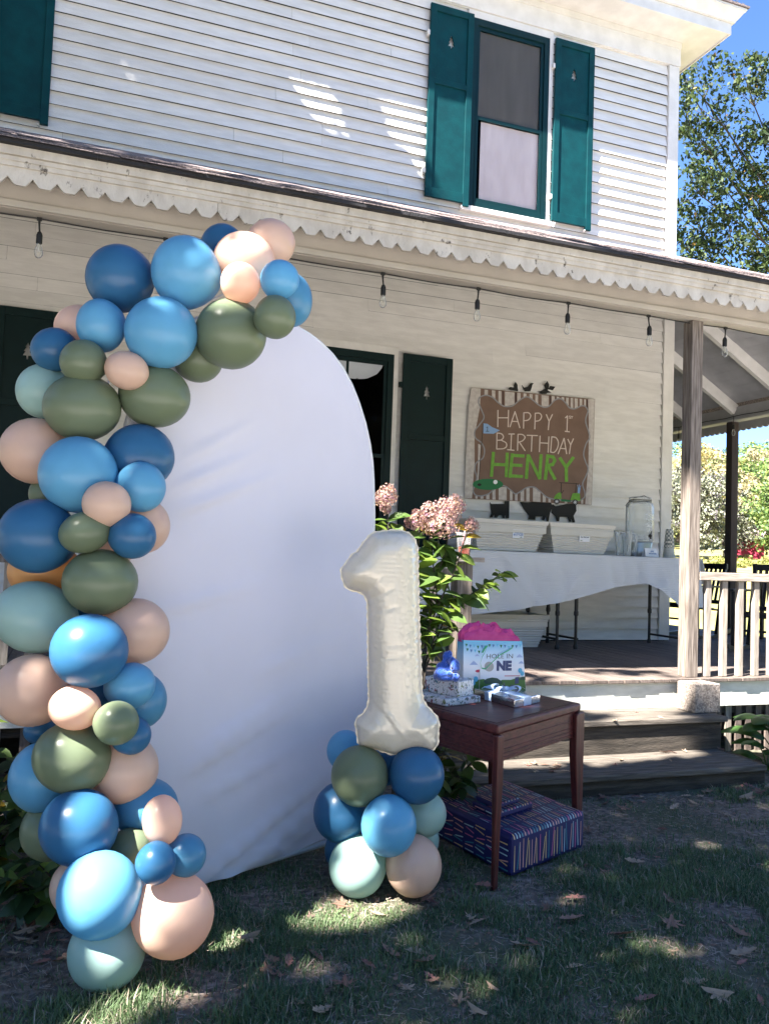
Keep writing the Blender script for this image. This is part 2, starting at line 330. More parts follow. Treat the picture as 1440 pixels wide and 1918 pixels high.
# clapboards, one by one
row = 0; z = ZD+.012
clap_tot = 0
while z < 7.42:
    z1 = z+EXP+.008
    if True:
        hid = [(-3.6, -3.59)]
        for o in openings:
            if o[2]-.07 < z+EXP*.9 and z+.02 < o[3]+.09: hid.append((o[0]-.02, o[1]+.02))
        hid.append((6.415, 9)); hid.sort()
        spans = []; a = -3.59
        for h0, h1 in hid:
            if h0 > a: spans.append((a, h0))
            a = max(a, h1)
        for a, b in spans:
            x = a
            while x < b-.001:
                ln = random.uniform(2.2, 4.6); e = min(b, x+ln)
                if b-e < .5: e = b
                j = random.uniform(-.0012, .0012); th = .025+random.uniform(-.0015, .003); dz = random.uniform(-.0015, .0015)
                yb, yt = YW-.0110-th+.02, YW+.0155
                P = [(x+.001, yb, z+dz), (e-.001, yb, z+dz+j), (e-.001, YW+.0215, z+dz+j+.05), (x+.001, YW+.0215, z+dz+.05), (x+.001, yt-.002, z1), (e-.001, yt-.002, z1), (e-.001, YW+.0215, z1), (x+.001, YW+.0215, z1)]
                # overlap the board below by leaning: bottom edge proud, top tucked
                MB().hexa(P).build('clapboard', M_CLAP, house); clap_tot += 1
                x = e
    z += EXP; row += 1
# corner boards, frieze, water table
cb = MB().box(6.42, 6.565, YW-.028, YW+.02, ZD+.01, 7.42); cb.box(6.541, 6.566, YW+.0205, YW+.16, ZD+.01, 7.42); cb.build('corner_board', M_TRIM, house, bevel=.003)
fz = MB().box(-3.6, 6.575, YW-.034, YW+.021, 7.425, 7.715); fz.box(-3.6, 6.58, YW-.045, YW-.0345, 7.64, 7.714); fz.build('frieze_board', M_TRIM, house)
# upper eaves: soffit, fascia, crown and hip roof
OV = .40; zs = 7.716
ev = MB().box(-4.2, 6.56+OV, YW-OV, YW+.1, zs, zs+.02); ev.box(6.54, 6.56+OV, YW+.1, 15.4, zs, zs+.02); ev.build('soffit', M_TRIM, house)
fs_ = MB().box(-4.2, 6.56+OV+.02, YW-OV-.02, YW-OV, zs-.012, zs+.12); fs_.box(6.56+OV, 6.56+OV+.02, YW-OV, 15.4, zs-.012, zs+.12); fs_.build('fascia_board', M_TRIM, house, bevel=.004)
prof = [(0, .12), (.03, .12), (.035, .135), (.05, .15), (.085, .20), (.11, .235), (.12, .235), (.12, .26), (0, .26)]   # crown moulding, mitred at the corner
cr = MB(); n_ = len(prof)
for (ex, ey0) in ((0, 0),):
    L1 = [(-4.2, YW-OV-.02-p, zs+q) for p, q in prof]; L2 = [(6.56+OV+.02+p, YW-OV-.02-p, zs+q) for p, q in prof]; L3 = [(6.56+OV+.02+p, 15.4, zs+q) for p, q in prof]
    cr.add(L1+L2+L3, [(i, (i+1) % n_, n_+(i+1) % n_, n_+i) for i in range(n_)]+[(n_+i, n_+(i+1) % n_, 2*n_+(i+1) % n_, 2*n_+i) for i in range(n_)])
cr.build('crown_moulding', M_TRIM, house)
zr = zs+.262; e0, e1, f0, f1 = -4.4, 6.56+OV+.16, YW-OV-.16, 15.6
rf = MB().add([(e0, f0, zr), (e1, f0, zr), (e1, f1, zr), (e0, f1, zr), (e0+3.5, (f0+f1)/2, zr+1.9), (e1-3.5, (f0+f1)/2, zr+1.9), (e0, f0, zr+.022), (e1, f0, zr+.022), (e1, f1, zr+.022), (e0, f1, zr+.022)],
    [(0, 1, 2, 3), (0, 6, 7, 1), (1, 7, 8, 2), (2, 8, 9, 3), (3, 9, 6, 0), (6, 4, 5, 7), (7, 5, 8), (8, 5, 4, 9), (9, 4, 6)])
rf.build('main_roof', M_SHING, house)
mb = MB()                                        # twigs and needles lodged on the roof edge
for k in range(160):
    x = random.uniform(5.6, e1-.05); p = Vector((x, f0+random.uniform(.0, .12), zr+.03)); d = Vector((random.uniform(-1, 1), random.uniform(-1, 1), random.uniform(.0, .9))).normalized()*random.uniform(.02, .07)
    mb.tube([p, p+d], .0025, 3)
tag(mb.build('roof_debris', M_STEM, house), kind='stuff')

M_WFRAME = mat('black_green_frame_paint', (.0015, .022, .025), .45, var=.15, vscale=6, bump=.1, spec=.25)
# windows
def window(x0, x1, z0, z1, kind):
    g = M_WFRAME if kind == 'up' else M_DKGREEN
    y = YW-.03
    w = MB(); fw = .055
    w.box(x0-.01, x0+fw, y, YW+.06, z0-.02, z1+.02); w.box(x1-fw, x1+.01, y, YW+.06, z0-.02, z1+.02)
    w.box(x0+fw, x1-fw, y, YW+.06, z1-fw, z1+.02); w.box(x0+fw, x1-fw, y, YW+.06, z0-.02, z0+fw*.8)
    fr = w.build('window', g, house, bevel=.003)
    zm = z0+(z1-z0)*(.475 if kind == 'up' else .5)
    s = MB(); a, b = x0+fw+.001, x1-fw-.001
    for (za, zb, yy) in ((z0+fw*.8+.001, zm+.02, YW-.024), (zm-.02, z1-fw-.001, YW-.012)):
        s.box(a, a+.035, yy, yy+.024, za, zb); s.box(b-.035, b, yy, yy+.024, za, zb); s.box(a+.035, b-.035, yy, yy+.024, za, za+.04); s.box(a+.035, b-.035, yy, yy+.024, zb-.04, zb)
        if kind == 'low': s.box((a+b)/2-.012, (a+b)/2+.012, yy+.003, yy+.02, za+.04, zb-.04)
    s.build('sash', g, fr)
    p = MB().box(a+.035, b-.035, YW-.012, YW-.009, z0+fw*.8+.04, zm-.021); p.box(a+.035, b-.035, YW+.0, YW+.003, zm+.021, z1-fw-.04); p.build('pane', M_GLASS, fr)
    # casing and sill
    c = MB().box(x0-.058, x0-.011, YW-.024, YW+.02, z0-.02, z1+.10); c.box(x1+.011, x1+.058, YW-.024, YW+.02, z0-.02, z1+.10); c.box(x0-.0105, x1+.0105, YW-.024, YW+.02, z1+.0205, z1+.10); c.build('casing', M_TRIM, fr)
    MB().box(x0-.09, x1+.09, YW-.055, YW+.02, z0-.075, z0-.021).build('sill', M_TRIM, fr, bevel=.004)
    if kind == 'up':
        cu = MB(); N = 26
        for k in range(N+1):
            t = k/N; x = a+.085+(b-a-.09)*t; yy = YW+.010+.003*math.sin(t*21)+.002*math.sin(t*47)
            wob = .016*math.sin(k*1.3) if k < 2 else 0
            cu.v += [(x+wob, yy, z0+.03), (x+wob*.4, yy+.002, zm)]
        for k in range(N): cu.f.append((2*k, 2*k+2, 2*k+3, 2*k+1)); cu.mi.append(0)
        cu.build('curtain', M_CURT, fr, smooth=True)
        MB().box(a, b, YW+.018, YW+.021, zm+.001, z1-fw).build('shade', M_SHADED_SHEER, fr)  # upper half of the curtain, its shade painted as grey
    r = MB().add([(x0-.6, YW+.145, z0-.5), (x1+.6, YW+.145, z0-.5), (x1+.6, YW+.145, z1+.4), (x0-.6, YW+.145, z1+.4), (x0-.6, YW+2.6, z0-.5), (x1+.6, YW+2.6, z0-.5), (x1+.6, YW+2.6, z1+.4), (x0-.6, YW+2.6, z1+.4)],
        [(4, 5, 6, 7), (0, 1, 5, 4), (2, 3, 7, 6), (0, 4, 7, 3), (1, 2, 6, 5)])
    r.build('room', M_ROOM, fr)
for w in WINS: window(*w)
# shutters with a pine-tree cutout
PINE = [(0, .075), (.022, .03), (.012, .03), (.034, -.01), (.018, -.01), (.04, -.05), (.008, -.05), (.008, -.085), (-.008, -.085), (-.008, -.05), (-.04, -.05), (-.018, -.01), (-.034, -.01), (-.012, .03), (-.022, .03)]
def shutter(x0, x1, z0, z1, m_, name='shutter'):
    y0, y1 = YW-.072, YW-.038; st = .07; h = z1-z0
    zmid = z0+h*.60
    w = MB().box(x0, x0+st, y0, y1, z0, z1); w.box(x1-st, x1, y0, y1, z0-.035, z1)
    w.box(x0+st, x1-st, y0+.001, y1-.001, z1-.075, z1); w.box(x0+st, x1-st, y0+.001, y1-.001, zmid-.03, zmid+.03); w.box(x0+st, x1-st, y0+.001, y1-.001, z0, z0+.10)
    s = w.build(name, m_, house, bevel=.003)
    # lower panel solid, upper panel with the hole
    MB().box(x0+st, x1-st, y0+.018, y1-.004, z0+.1, zmid-.03).build('panel', m_, s)
    cx_, cz_ = (x0+x1)/2, zmid+.03+(z1-zmid-.105)*.60
    outer = [Vector((x0+st, 0, zmid+.03)), Vector((x1-st, 0, zmid+.03)), Vector((x1-st, 0, z1-.075)), Vector((x0+st, 0, z1-.075))]
    hole = [Vector((cx_+p[0]*.95, 0, cz_+p[1]*.95)) for p in PINE]
    tri = tessellate_polygon([outer, hole]); allp = outer+hole; mb = MB()
    ya, yb = y0+.018, y1-.004; n = len(allp)
    mb.add([(p.x, ya, p.z) for p in allp]+[(p.x, yb, p.z) for p in allp], [tuple(t) for t in tri]+[tuple(n+i for i in t) for t in tri]+[(4+i, 4+(i+1) % 15, n+4+(i+1) % 15, n+4+i) for i in range(15)])
    mb.build('cutout_panel', m_, s)
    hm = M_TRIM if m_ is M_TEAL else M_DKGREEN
    for zz in (z0+.25, z1-.35): MB().box(x0-.028, x0+.012, y0+.008, YW-.01, zz, zz+.05).build('hinge', hm, s)
    MB().tube([(x1-.09, y0-.01, z0-.045), (x1-.07, YW-.02, z0-.05)], .007, 6).build('shutter_dog', hm, s)
for a in ((3.315, 3.822, 5.235, 7.335, M_TEAL), (4.842, 5.352, 5.235, 7.335, M_TEAL), (-.885, -.365, 5.235, 7.335, M_TEAL), (-2.44, -1.93, 5.235, 7.335, M_TEAL),
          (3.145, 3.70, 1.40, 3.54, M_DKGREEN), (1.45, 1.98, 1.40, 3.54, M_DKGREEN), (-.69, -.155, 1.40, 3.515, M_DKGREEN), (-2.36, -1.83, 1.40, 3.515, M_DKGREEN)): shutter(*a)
# ------------------------------------------------------------------ porch
YE = 5.15; XR = 8.12; XL = -3.4                   # eave line, side-porch beam line, left end
za = 3.385
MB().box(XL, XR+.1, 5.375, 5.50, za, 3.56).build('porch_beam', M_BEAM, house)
MB().box(XL, XR+.08, 5.345, 5.3745, za+.003, za+.045).build('beam_moulding', M_BEAM, house, bevel=.004)
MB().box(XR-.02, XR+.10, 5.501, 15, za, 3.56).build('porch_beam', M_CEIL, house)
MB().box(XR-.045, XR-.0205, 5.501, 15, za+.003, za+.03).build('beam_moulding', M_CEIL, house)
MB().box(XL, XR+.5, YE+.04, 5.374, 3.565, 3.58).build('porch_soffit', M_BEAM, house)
def scallop(kind, a0, a1, fixed, ztip, ztop, th, name, m_):
    # a run of zig-zag (front) or round (side) trim board between a0 and a1
    prof = []; P = .1305 if kind == 'zig' else .10
    x = a0
    while x < a1-1e-6:
        e = min(x+P, a1)
        if kind == 'zig':
            for t, zz in ((0, .046), (.27, .002), (.36, 0), (.64, 0), (.73, .002)):
                if x+P*t < e: prof.append((x+P*t, ztip+zz+random.uniform(-.002, .002)))
        else:
            for t in (0, .12, .3, .5, .7, .88):
                if x+P*t < e: prof.append((x+P*t, ztip+.036*(1-math.sqrt(max(0, 1-(2*t-1)**2)))))
        x += P
    prof.append((a1, ztip+.046)); pts = prof+[(a1, ztop), (a0, ztop)]
    mb = MB()
    Q = [Vector((p[0], fixed, p[1])) if kind == 'zig' else Vector((fixed, p[0], p[1])) for p in pts]
    vec = Vector((0, th, 0)) if kind == 'zig' else Vector((th, 0, 0))
    tri = tessellate_polygon([Q]); n = len(Q)
    mb.add(Q+[q+vec for q in Q], [tuple(t) for t in tri]+[tuple(n+i for i in reversed(t)) for t in tri]+[(i, (i+1) % n, n+(i+1) % n, n+i) for i in range(n)])
    return mb.build(name, m_, house)
x = XL-.1305*.21
while x < XR+.5:
    L_ = .1305*random.choice((15, 17, 19)); e = min(x+L_, XR+.56)
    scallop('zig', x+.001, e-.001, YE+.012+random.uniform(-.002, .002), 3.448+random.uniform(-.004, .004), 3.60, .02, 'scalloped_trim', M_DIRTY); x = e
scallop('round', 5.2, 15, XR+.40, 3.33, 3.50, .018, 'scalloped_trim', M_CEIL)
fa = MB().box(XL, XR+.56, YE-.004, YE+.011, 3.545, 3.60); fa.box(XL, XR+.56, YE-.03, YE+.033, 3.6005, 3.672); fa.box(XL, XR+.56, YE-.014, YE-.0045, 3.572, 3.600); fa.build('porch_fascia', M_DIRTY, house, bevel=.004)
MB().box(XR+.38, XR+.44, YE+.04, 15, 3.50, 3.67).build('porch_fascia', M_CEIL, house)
# porch roof: front slope, side slope, hip
SL = .470; z0r = 3.676; zW = z0r+SL*(YW-YE+.06)
def roofz(y): return z0r+SL*(y-(YE-.06))
hx0, hx1 = XR+.62, 6.56
rv = [(XL, YE-.06, z0r), (hx0, YE-.06, z0r), (hx1, YW, zW), (XL, YW, zW), (hx0, 15, z0r), (hx1, 15, zW)]
rr = MB().add(rv+[(a, b, c-.022) for a, b, c in rv], [(0, 1, 2, 3), (1, 4, 5, 2), (9, 8, 7, 6), (8, 11, 10, 7), (0, 6, 7, 1), (1, 7, 10, 4)])
rr.build('porch_roof', M_SHING, house)
eg = MB()
x = XL
while x < hx0:
    e = x+random.uniform(.3, 1.2); dz = random.uniform(-.006, .006); eg.box(x, min(e, hx0), YE-.075+random.uniform(-.008, .008), YE+.02, z0r-.026+dz*.3, z0r-.002+dz*.3); x = e+.001
eg.build('shingle_edge', M_SHEDGE, house)
def shingle_row(y0, y1, lift, step):
    x = XL+random.uniform(0, .2)
    while x < hx0-.3:
        w_ = random.uniform(.14, .33); e = x+w_
        xm = hx0-(y1-(YE-.06))*.55
        if e > xm: break
        d = random.uniform(-.004, .010); h0 = roofz(y0)+lift+random.uniform(.0, .006)
        P = [(x+.003, y0+d, h0), (e-.003, y0+d, h0), (e-.003, y1, roofz(y1)+.003), (x+.003, y1, roofz(y1)+.003)]
        MB().hexa([Vector(p) for p in P]+[Vector(p)+Vector((0, 0, .006)) for p in P]).build('shingle', M_SHING, house); x = e
shingle_row(YE-.085, YE+.16, .004, 0)
for k in range(1, 8):                             # the courses above the eave are too fore-shortened to pick apart
    mb = MB(); y0 = YE-.08+.145*k; x = XL
    while x < hx0-(y0-YE)*.55-.3:
        e = x+random.uniform(.15, .34); d = random.uniform(-.005, .01); h0 = roofz(y0)+.004+random.uniform(0, .009)
        P = [(x+.003, y0+d, h0), (e-.003, y0+d, h0), (e-.003, y0+.2, roofz(y0+.2)+.003), (x+.003, y0+.2, roofz(y0+.2)+.003)]
        mb.hexa([Vector(p) for p in P]+[Vector(p)+Vector((0, 0, .006)) for p in P]); x = e
    tag(mb.build('shingle_course', M_SHING, house), kind='stuff')
# ceiling boards and rafters of the side porch, front ceiling
srise = .57
def sz(x): return 3.60+srise*(XR-x)
x = 6.60
while x < XR-.03:
    e = min(x+.125, XR); yh = lambda xx: 5.53+(sz(xx)-3.60)/SL; P = [(x+.003, yh(x), sz(x)), (e-.003, yh(e), sz(e)), (e-.003, 15, sz(e)), (x+.003, 15, sz(x))]
    MB().hexa([Vector(p) for p in P]+[Vector(p)+Vector((0, 0, .018)) for p in P]).build('ceiling_board', M_CEIL, house); x = e
y = 5.72
for y in (6.15, 7.05, 7.95, 8.85, 9.75, 10.7, 11.6):
    xh = max(6.60, XR-(y-5.5)*SL/srise); a, b = Vector((xh, y, sz(xh)-.075)), Vector((XR-.022, y, sz(XR)-.075)); MB().beam(a, b, .06, .14).build('rafter', M_TRIM, house)
y = 5.52
while y < YW-.05:
    e = min(y+.14, YW-.03); q = lambda yy: 3.60+SL*(yy-5.5)
    xq = lambda yy: XR-.01-(q(yy)-3.60)/srise; P = [(XL, y+.003, q(y)), (xq(y), y+.003, q(y)), (xq(e), e-.003, q(e)), (XL, e-.003, q(e))]
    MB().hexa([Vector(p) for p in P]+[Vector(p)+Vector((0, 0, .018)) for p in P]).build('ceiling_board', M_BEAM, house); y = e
# posts
def post(x, y, w_, z0, z1, m_): return MB().box(x, x+w_, y, y+w_, z0, z1).build('porch_post', m_, house, bevel=.006)
pc = ony(1285, 1262, 5.41); post(pc.x, 5.41, .108, ZD, za-.001, M_POST)
dk = onx(1350, 1075, XR+.02); dkp = post(XR-.012, 8.90, .11, ZD, za-.001, M_DKPOST)
post(XR-.012, 5.41, .108, ZD, za-.001, M_POST); post(-2.9, 5.41, .108, ZD, za-.001, M_POST)
# deck boards, skirt, lattice
x = XL
while x < XR+.25:
    w_ = .138; MB().box(x, x+w_-.005, YS-.032+random.uniform(-.006, .006), YW-.001 if x < 6.5 else 13.0, ZD-.027, ZD+random.uniform(-.0015, .0015)).build('deck_board', M_DECK, house, bevel=.003, seg=1); x += w_
sk = MB().box(XL, XR+.2, YS, YS+.035, .366, ZD-.028); sk.build('skirt_board', M_SKIRT, house)
MB().box(XL, XR+.2, YS+.05, YS+.09, .3, ZD-.03).build('rim_joist', M_STEPDK, house)
MB().box(XL, XR+.2, YS+.45, YS+.47, -.02, .36).build('foundation_board', mat('dark_underside', (.01, .008, .007), .9), house)
x = XL
while x < XR+.2:
    if not (2.3 < x < 4.52): MB().box(x, x+.055, YS+.036, YS+.052, .0, .40).build('lattice_slat', M_DECK if random.random() < .7 else M_BALU, house)
    x += .10 if x > 4 else .16
# railing right of the steps
YRl = 5.42
rl = MB().box(pc.x+.112, XR-.014, YRl-.015, YRl+.075, 1.338, 1.403); rail = rl.build('porch_railing', M_RAIL, house, bevel=.005)
for px in (1327, 1357.5, 1387, 1415.5): pass
x = ony(1327, 1180, YRl).x; k = 0
while x < XR-.1:
    MB().box(x-.027, x+.027, YRl+.005, YRl+.045, ZD+.001, 1.337).build('baluster', M_BALU, rail, bevel=.004, seg=1); x += .160; k += 1
rl = MB().box(XR+.0, XR+.085, 5.53, 8.88, 1.338, 1.40); rail2 = rl.build('porch_railing', M_DKPOST, house)
for y in np.arange(5.7, 8.8, .15): MB().box(XR+.02, XR+.055, y-.02, y+.02, ZD+.001, 1.337).build('baluster', M_DKPOST, rail2)
MB().box(XR+.0, XR+.085, 9.02, 13, 1.338, 1.40).build('porch_railing', M_DKPOST, house)
# newel post with cap and railing left of the steps
nx = ony(853, 1100, YRl).x; nw = .115
np_ = MB().box(nx, nx+nw, YRl-.03, YRl+nw-.03, ZD, 1.415).build('newel_post', M_POST, house, bevel=.004)
MB().box(nx-.04, nx+nw+.07, YRl-.07, YRl+nw+.02, 1.416, 1.448).build('post_cap', M_RAIL, np_, bevel=.004)
rl = MB().box(XL, nx-.001, YRl-.01, YRl+.075, 1.315, 1.365); rl.box(XL, nx-.001, YRl+.01, YRl+.05, .68, .72); rail3 = rl.build('porch_railing', M_POST, house, bevel=.004)
x = nx-.16
while x > XL+.1:
    MB().box(x-.022, x+.022, YRl+.012, YRl+.048, .721, 1.3145).build('baluster', M_BALU, rail3); x -= .135
# steps
steps = thing('porch_steps', 'weathered dark wooden steps climbing to the porch deck', 'steps', (3.4, 5.0, 0))
s1, s2 = 4.52, 4.98
MB().box(2.25, 4.46, s1+.03, s1+.065, .0, .095).build('riser', M_STEPDK, steps)
t1 = MB(); 
for (a, b) in ((s1, s1+.14), (s1+.145, s1+.285), (s1+.29, s1+.43), (s1+.435, s1+.53)): MB().box(2.25+random.uniform(-.01, .01), 4.46+random.uniform(-.01, .012), a, b, .096, .133).build('tread', M_STEP, steps, bevel=.006)
MB().box(2.25, 4.50, s2+.03, s2+.065, .134, .328).build('riser', M_STEPDK, steps)
for (a, b) in ((s2, s2+.135), (s2+.14, s2+.275), (s2+.28, YS-.002)): MB().box(2.25+random.uniform(-.01, .01), 4.545+random.uniform(-.012, .012), a, b, .329, .366).build('tread', M_STEP, steps, bevel=.006)
MB().prism([(4.44, s1+.07, 0), (4.44, s2+.3, 0), (4.44, s2+.3, .328), (4.44, s2+.066, .328), (4.44, s2+.066, .095), (4.44, s1+.07, .095)], (.04, 0, 0)).build('stringer', M_STEPDK, steps)

# cinder block on the upper step
A = onz(1301, 1337, .366); B = onz(1352, 1335, .366); C_ = onz(1263, 1321, .366)
U = (B-A); U.z = 0; lu = U.length; U.normalize(); V = Vector((-U.y, U.x, 0)); W2, D2, H2 = .235, .20, .212
if V.y < 0: V = -V
bm_ = MB(); N_ = 4
def blk(u0, u1, v0, v1, z0, z1):
    P = [A+U*u+V*v for u, v in ((u0, v0), (u1, v0), (u1, v1), (u0, v1))]; bm_.hexa([Vector((p.x, p.y, .368+z0)) for p in P]+[Vector((p.x, p.y, .368+z1)) for p in P])
# hollow block: one shell with a tapered core hole
o4 = [(0, 0), (W2, 0), (W2, D2), (0, D2)]; i4 = [(.045, .045), (W2-.045, .045), (W2-.045, D2-.045), (.045, D2-.045)]; j4 = [(.055, .055), (W2-.055, .055), (W2-.055, D2-.055), (.055, D2-.055)]
vs = []
for ring, z_ in ((o4, 0), (o4, H2), (i4, H2), (j4, .03)): vs += [Vector((*(A+U*u+V*v).xy, .368+z_)) for u, v in ring]
bm_.add(vs, [(3, 2, 1, 0), (12, 13, 14, 15)]+[(r*4+i, r*4+(i+1) % 4, (r+1)*4+(i+1) % 4, (r+1)*4+i) for r in range(3) for i in range(4)])
tag(bm_.build('cinder_block', M_CONC, bevel=.009), 'tan pitted concrete block standing on the upper porch step against the post', 'cinder block')

# ------------------------------------------------------------------ string lights under the beam
sx = [-.239+.671*i-.671*2 for i in range(0, 13)]
lights = thing('string_lights', 'black string of clear light bulbs hung under the front porch beam', 'string lights', (2, 5.45, 3.36))
cord = MB(); YB = 5.44
xs_ = [ony(x, y, YB).x for x, y in ((75, 405), (717, 512), (896, 540), (1064, 563), (1214, 585), (1358, 607))]
sp = (xs_[5]-xs_[1])/4; bxs = [xs_[0]-sp, xs_[0], xs_[0]+sp, xs_[0]+2*sp]+xs_[1:]+[xs_[5]+sp*k for k in (1, 2, 3, 4)]
pts = []
for i, bx in enumerate(bxs):
    pts.append((bx, YB, za-.012))
    if i < len(bxs)-1:
        for t in (.25, .5, .75): pts.append((bx+(bxs[i+1]-bx)*t, YB, za-.010-.007*math.sin(math.pi*t)*(1+(i % 3)*.4)))
cord.tube(pts, .0045, 6); cord.build('cord', M_BLACK, lights)
M_BULB = glass('clear_bulb_glass', (.98, .98, .96), .0, .15, .75)
M_FIL = mat('bulb_filament_mount', (.5, .48, .42), .3)
for i, bx in enumerate(bxs):
    sw = random.uniform(-.012, .012); zt = za-.012
    s_ = MB(); s_.box(bx-.014, bx+.014, YB-.008, YB+.008, zt-.012, zt+.006)
    s_.tube([(bx, YB, zt-.01), (bx+sw*.3, YB, zt-.045), (bx+sw, YB, zt-.085)], [.008, .0055, .0055], 6)
    s_.lathe([(.004, -.075), (.013, -.085), (.018, -.10), (.018, -.148), (.0165, -.152), (.001, -.152)], (bx+sw, YB, zt), 12)
    so_ = s_.build('socket', M_BLACKP, lights, smooth=False)
    b_ = MB().lathe([(.012, -.152), (.014, -.165), (.021, -.185), (.0255, -.205), (.024, -.222), (.015, -.236), (.001, -.240)], (bx+sw, YB, zt), 14)
    b_.build('bulb', M_BULB, so_, smooth=True)
    MB().lathe([(.004, -.153), (.004, -.18), (.002, -.205), (.0005, -.206)], (bx+sw, YB, zt), 6).build('filament', M_FIL, so_)
lights2 = thing('string_lights', 'black string of bulbs hung along the beam of the side porch', 'string lights', (XR-.06, 9, 3.36))
cd = MB(); cd.tube([(XR-.055, y, za+.055-.012*math.sin(y*4.7)**2) for y in np.arange(5.6, 14.9, .17)], .005, 6); cd.build('cord', M_BLACK, lights2)
for y in (6.6, 7.4, 8.83, 9.9, 11.2):
    s_ = MB().tube([(XR-.055, y, za+.05), (XR-.055, y, za-.05)], .005, 6); s_.lathe([(.004, -.045), (.017, -.06), (.017, -.115), (.001, -.12)], (XR-.055, y, za), 10); so_ = s_.build('socket', M_BLACKP, lights2)
    MB().lathe([(.012, -.12), (.025, -.17), (.015, -.20), (.001, -.205)], (XR-.055, y, za), 10).build('bulb', M_BULB, so_, smooth=True)

# ------------------------------------------------------------------ arch backdrop
AP = Vector((.634, 3.712, 0)); AD = Vector((math.cos(R_(26.5)), math.sin(R_(26.5)), 0)); AN = Vector((AD.y, -AD.x, 0))   # AN faces the camera
arch = thing('arch_backdrop', 'tall white fabric arch backdrop stretched on a frame behind the balloon garland', 'backdrop', AP+AD*.2)
half = [(.93, .03), (.93, .5), (.93, 1.0), (.925, 1.45), (.92, 1.65), (.905, 1.815), (.892, 1.91), (.867, 2.003), (.83, 2.10), (.78, 2.195), (.727, 2.275), (.659, 2.349), (.588, 2.401), (.511, 2.441), (.44, 2.466), (.366, 2.484), (.285, 2.494), (.2, 2.498)]
CXA = .2
def ahalf(z):                                     # half width at height z
    zs_ = [p[1] for p in half]; ws = [p[0]-CXA for p in half]
    return float(np.interp(z, zs_, ws))
fab = MB(); NU, NV = 90, 130
def wrinkle(t, z):
    w = 0
    for (t0, z0, ang, ln, wd, amp) in ((-.18, 1.72, 25, .42, .02, .010), (-.15, 1.62, 22, .5, .018, .010), (-.15, 1.85, 30, .4, .02, .008), (.0, .62, 22, .55, .022, .013), (-.05, .55, 20, .7, .02, .012), (.05, .42, 16, .5, .02, .008),
                                     (.05, .10, 24, .75, .020, .016), (.12, .05, 20, .8, .022, .016), (.25, .06, 13, .7, .018, .013), (.7, .06, 3, .3, .016, .008), (.3, .92, 15, .5, .03, .005), (-.2, 1.2, 12, .5, .02, .008)):
        a = R_(ang); dx, dz = t-t0, z-z0; u = dx*math.cos(a)+dz*math.sin(a); v = -dx*math.sin(a)+dz*math.cos(a)
        if -.15 < u < ln: w += 2.8*amp*math.exp(-(v/wd)**2)*max(0, 1-max(0, u)/ln)*min(1, (u+.15)/.15)
    return w+.004*noise.noise(Vector((t*2.5, z*1.5, 3)))+.0012*noise.noise(Vector((t*14, z*9, 1)))
ZT = 2.498
for j in range(NV+1):
    q = j/NV; z = ZT-(ZT-.03)*(1-q)**1.0 if j < NV else ZT
    z = .03+(ZT-.03)*math.sin(q*math.pi/2)**.9 if q > 0 else .03
    hw = max(.004, ahalf(min(z, ZT)))
    for i in range(NU+1):
        s_ = -1+2*i/NU; t = CXA+hw*s_; edge = max(0, 1-(1-abs(s_))*hw/.02)
        up_ = .085*min(1, max(0, (t-.25)/.6))*max(0, 1-z/.25)
        p = AP+AD*t+Z_*(z+up_+ .010*max(0, 1-z/.15)*math.sin(t*9))+AN*(.018+wrinkle(t, z)*min(1, (1-abs(s_))*8)-.014*edge)
        fab.v.append(tuple(p))
for j in range(NV):
    for i in range(NU): fab.f.append((j*(NU+1)+i, j*(NU+1)+i+1, (j+1)*(NU+1)+i+1, (j+1)*(NU+1)+i)); fab.mi.append(0)
fb = fab.build('fabric_cover', M_FABRIC, arch, smooth=True)
bk = MB(); K = 60                                  # back layer of the sleeve
full = [(CXA+(p[0]-CXA), p[1]) for p in half]+[(CXA-(p[0]-CXA), p[1]) for p in reversed(half[:-1])]
bk.add([AP+AD*t+Z_*z-AN*.018 for t, z in full], [tuple(range(len(full)))]); bk.build('back_cover', M_FABRIC, arch)
tb = MB(); tb.tube([AP+AD*t+Z_*(z if z > .1 else .02) for t, z in full], .0125, 8); tb.tube([AP+AD*(CXA-.73)+Z_*.03-AN*.0, AP+AD*(CXA+.74)+Z_*.045-AN*.0], .017, 8)
for t in (CXA-.6, CXA+.6): tb.tube([AP+AD*t+Z_*.012+AN*.03, AP+AD*t+Z_*.012-AN*.45], .011, 8)
tb.build('frame_tube', M_TUBE, arch, smooth=True)

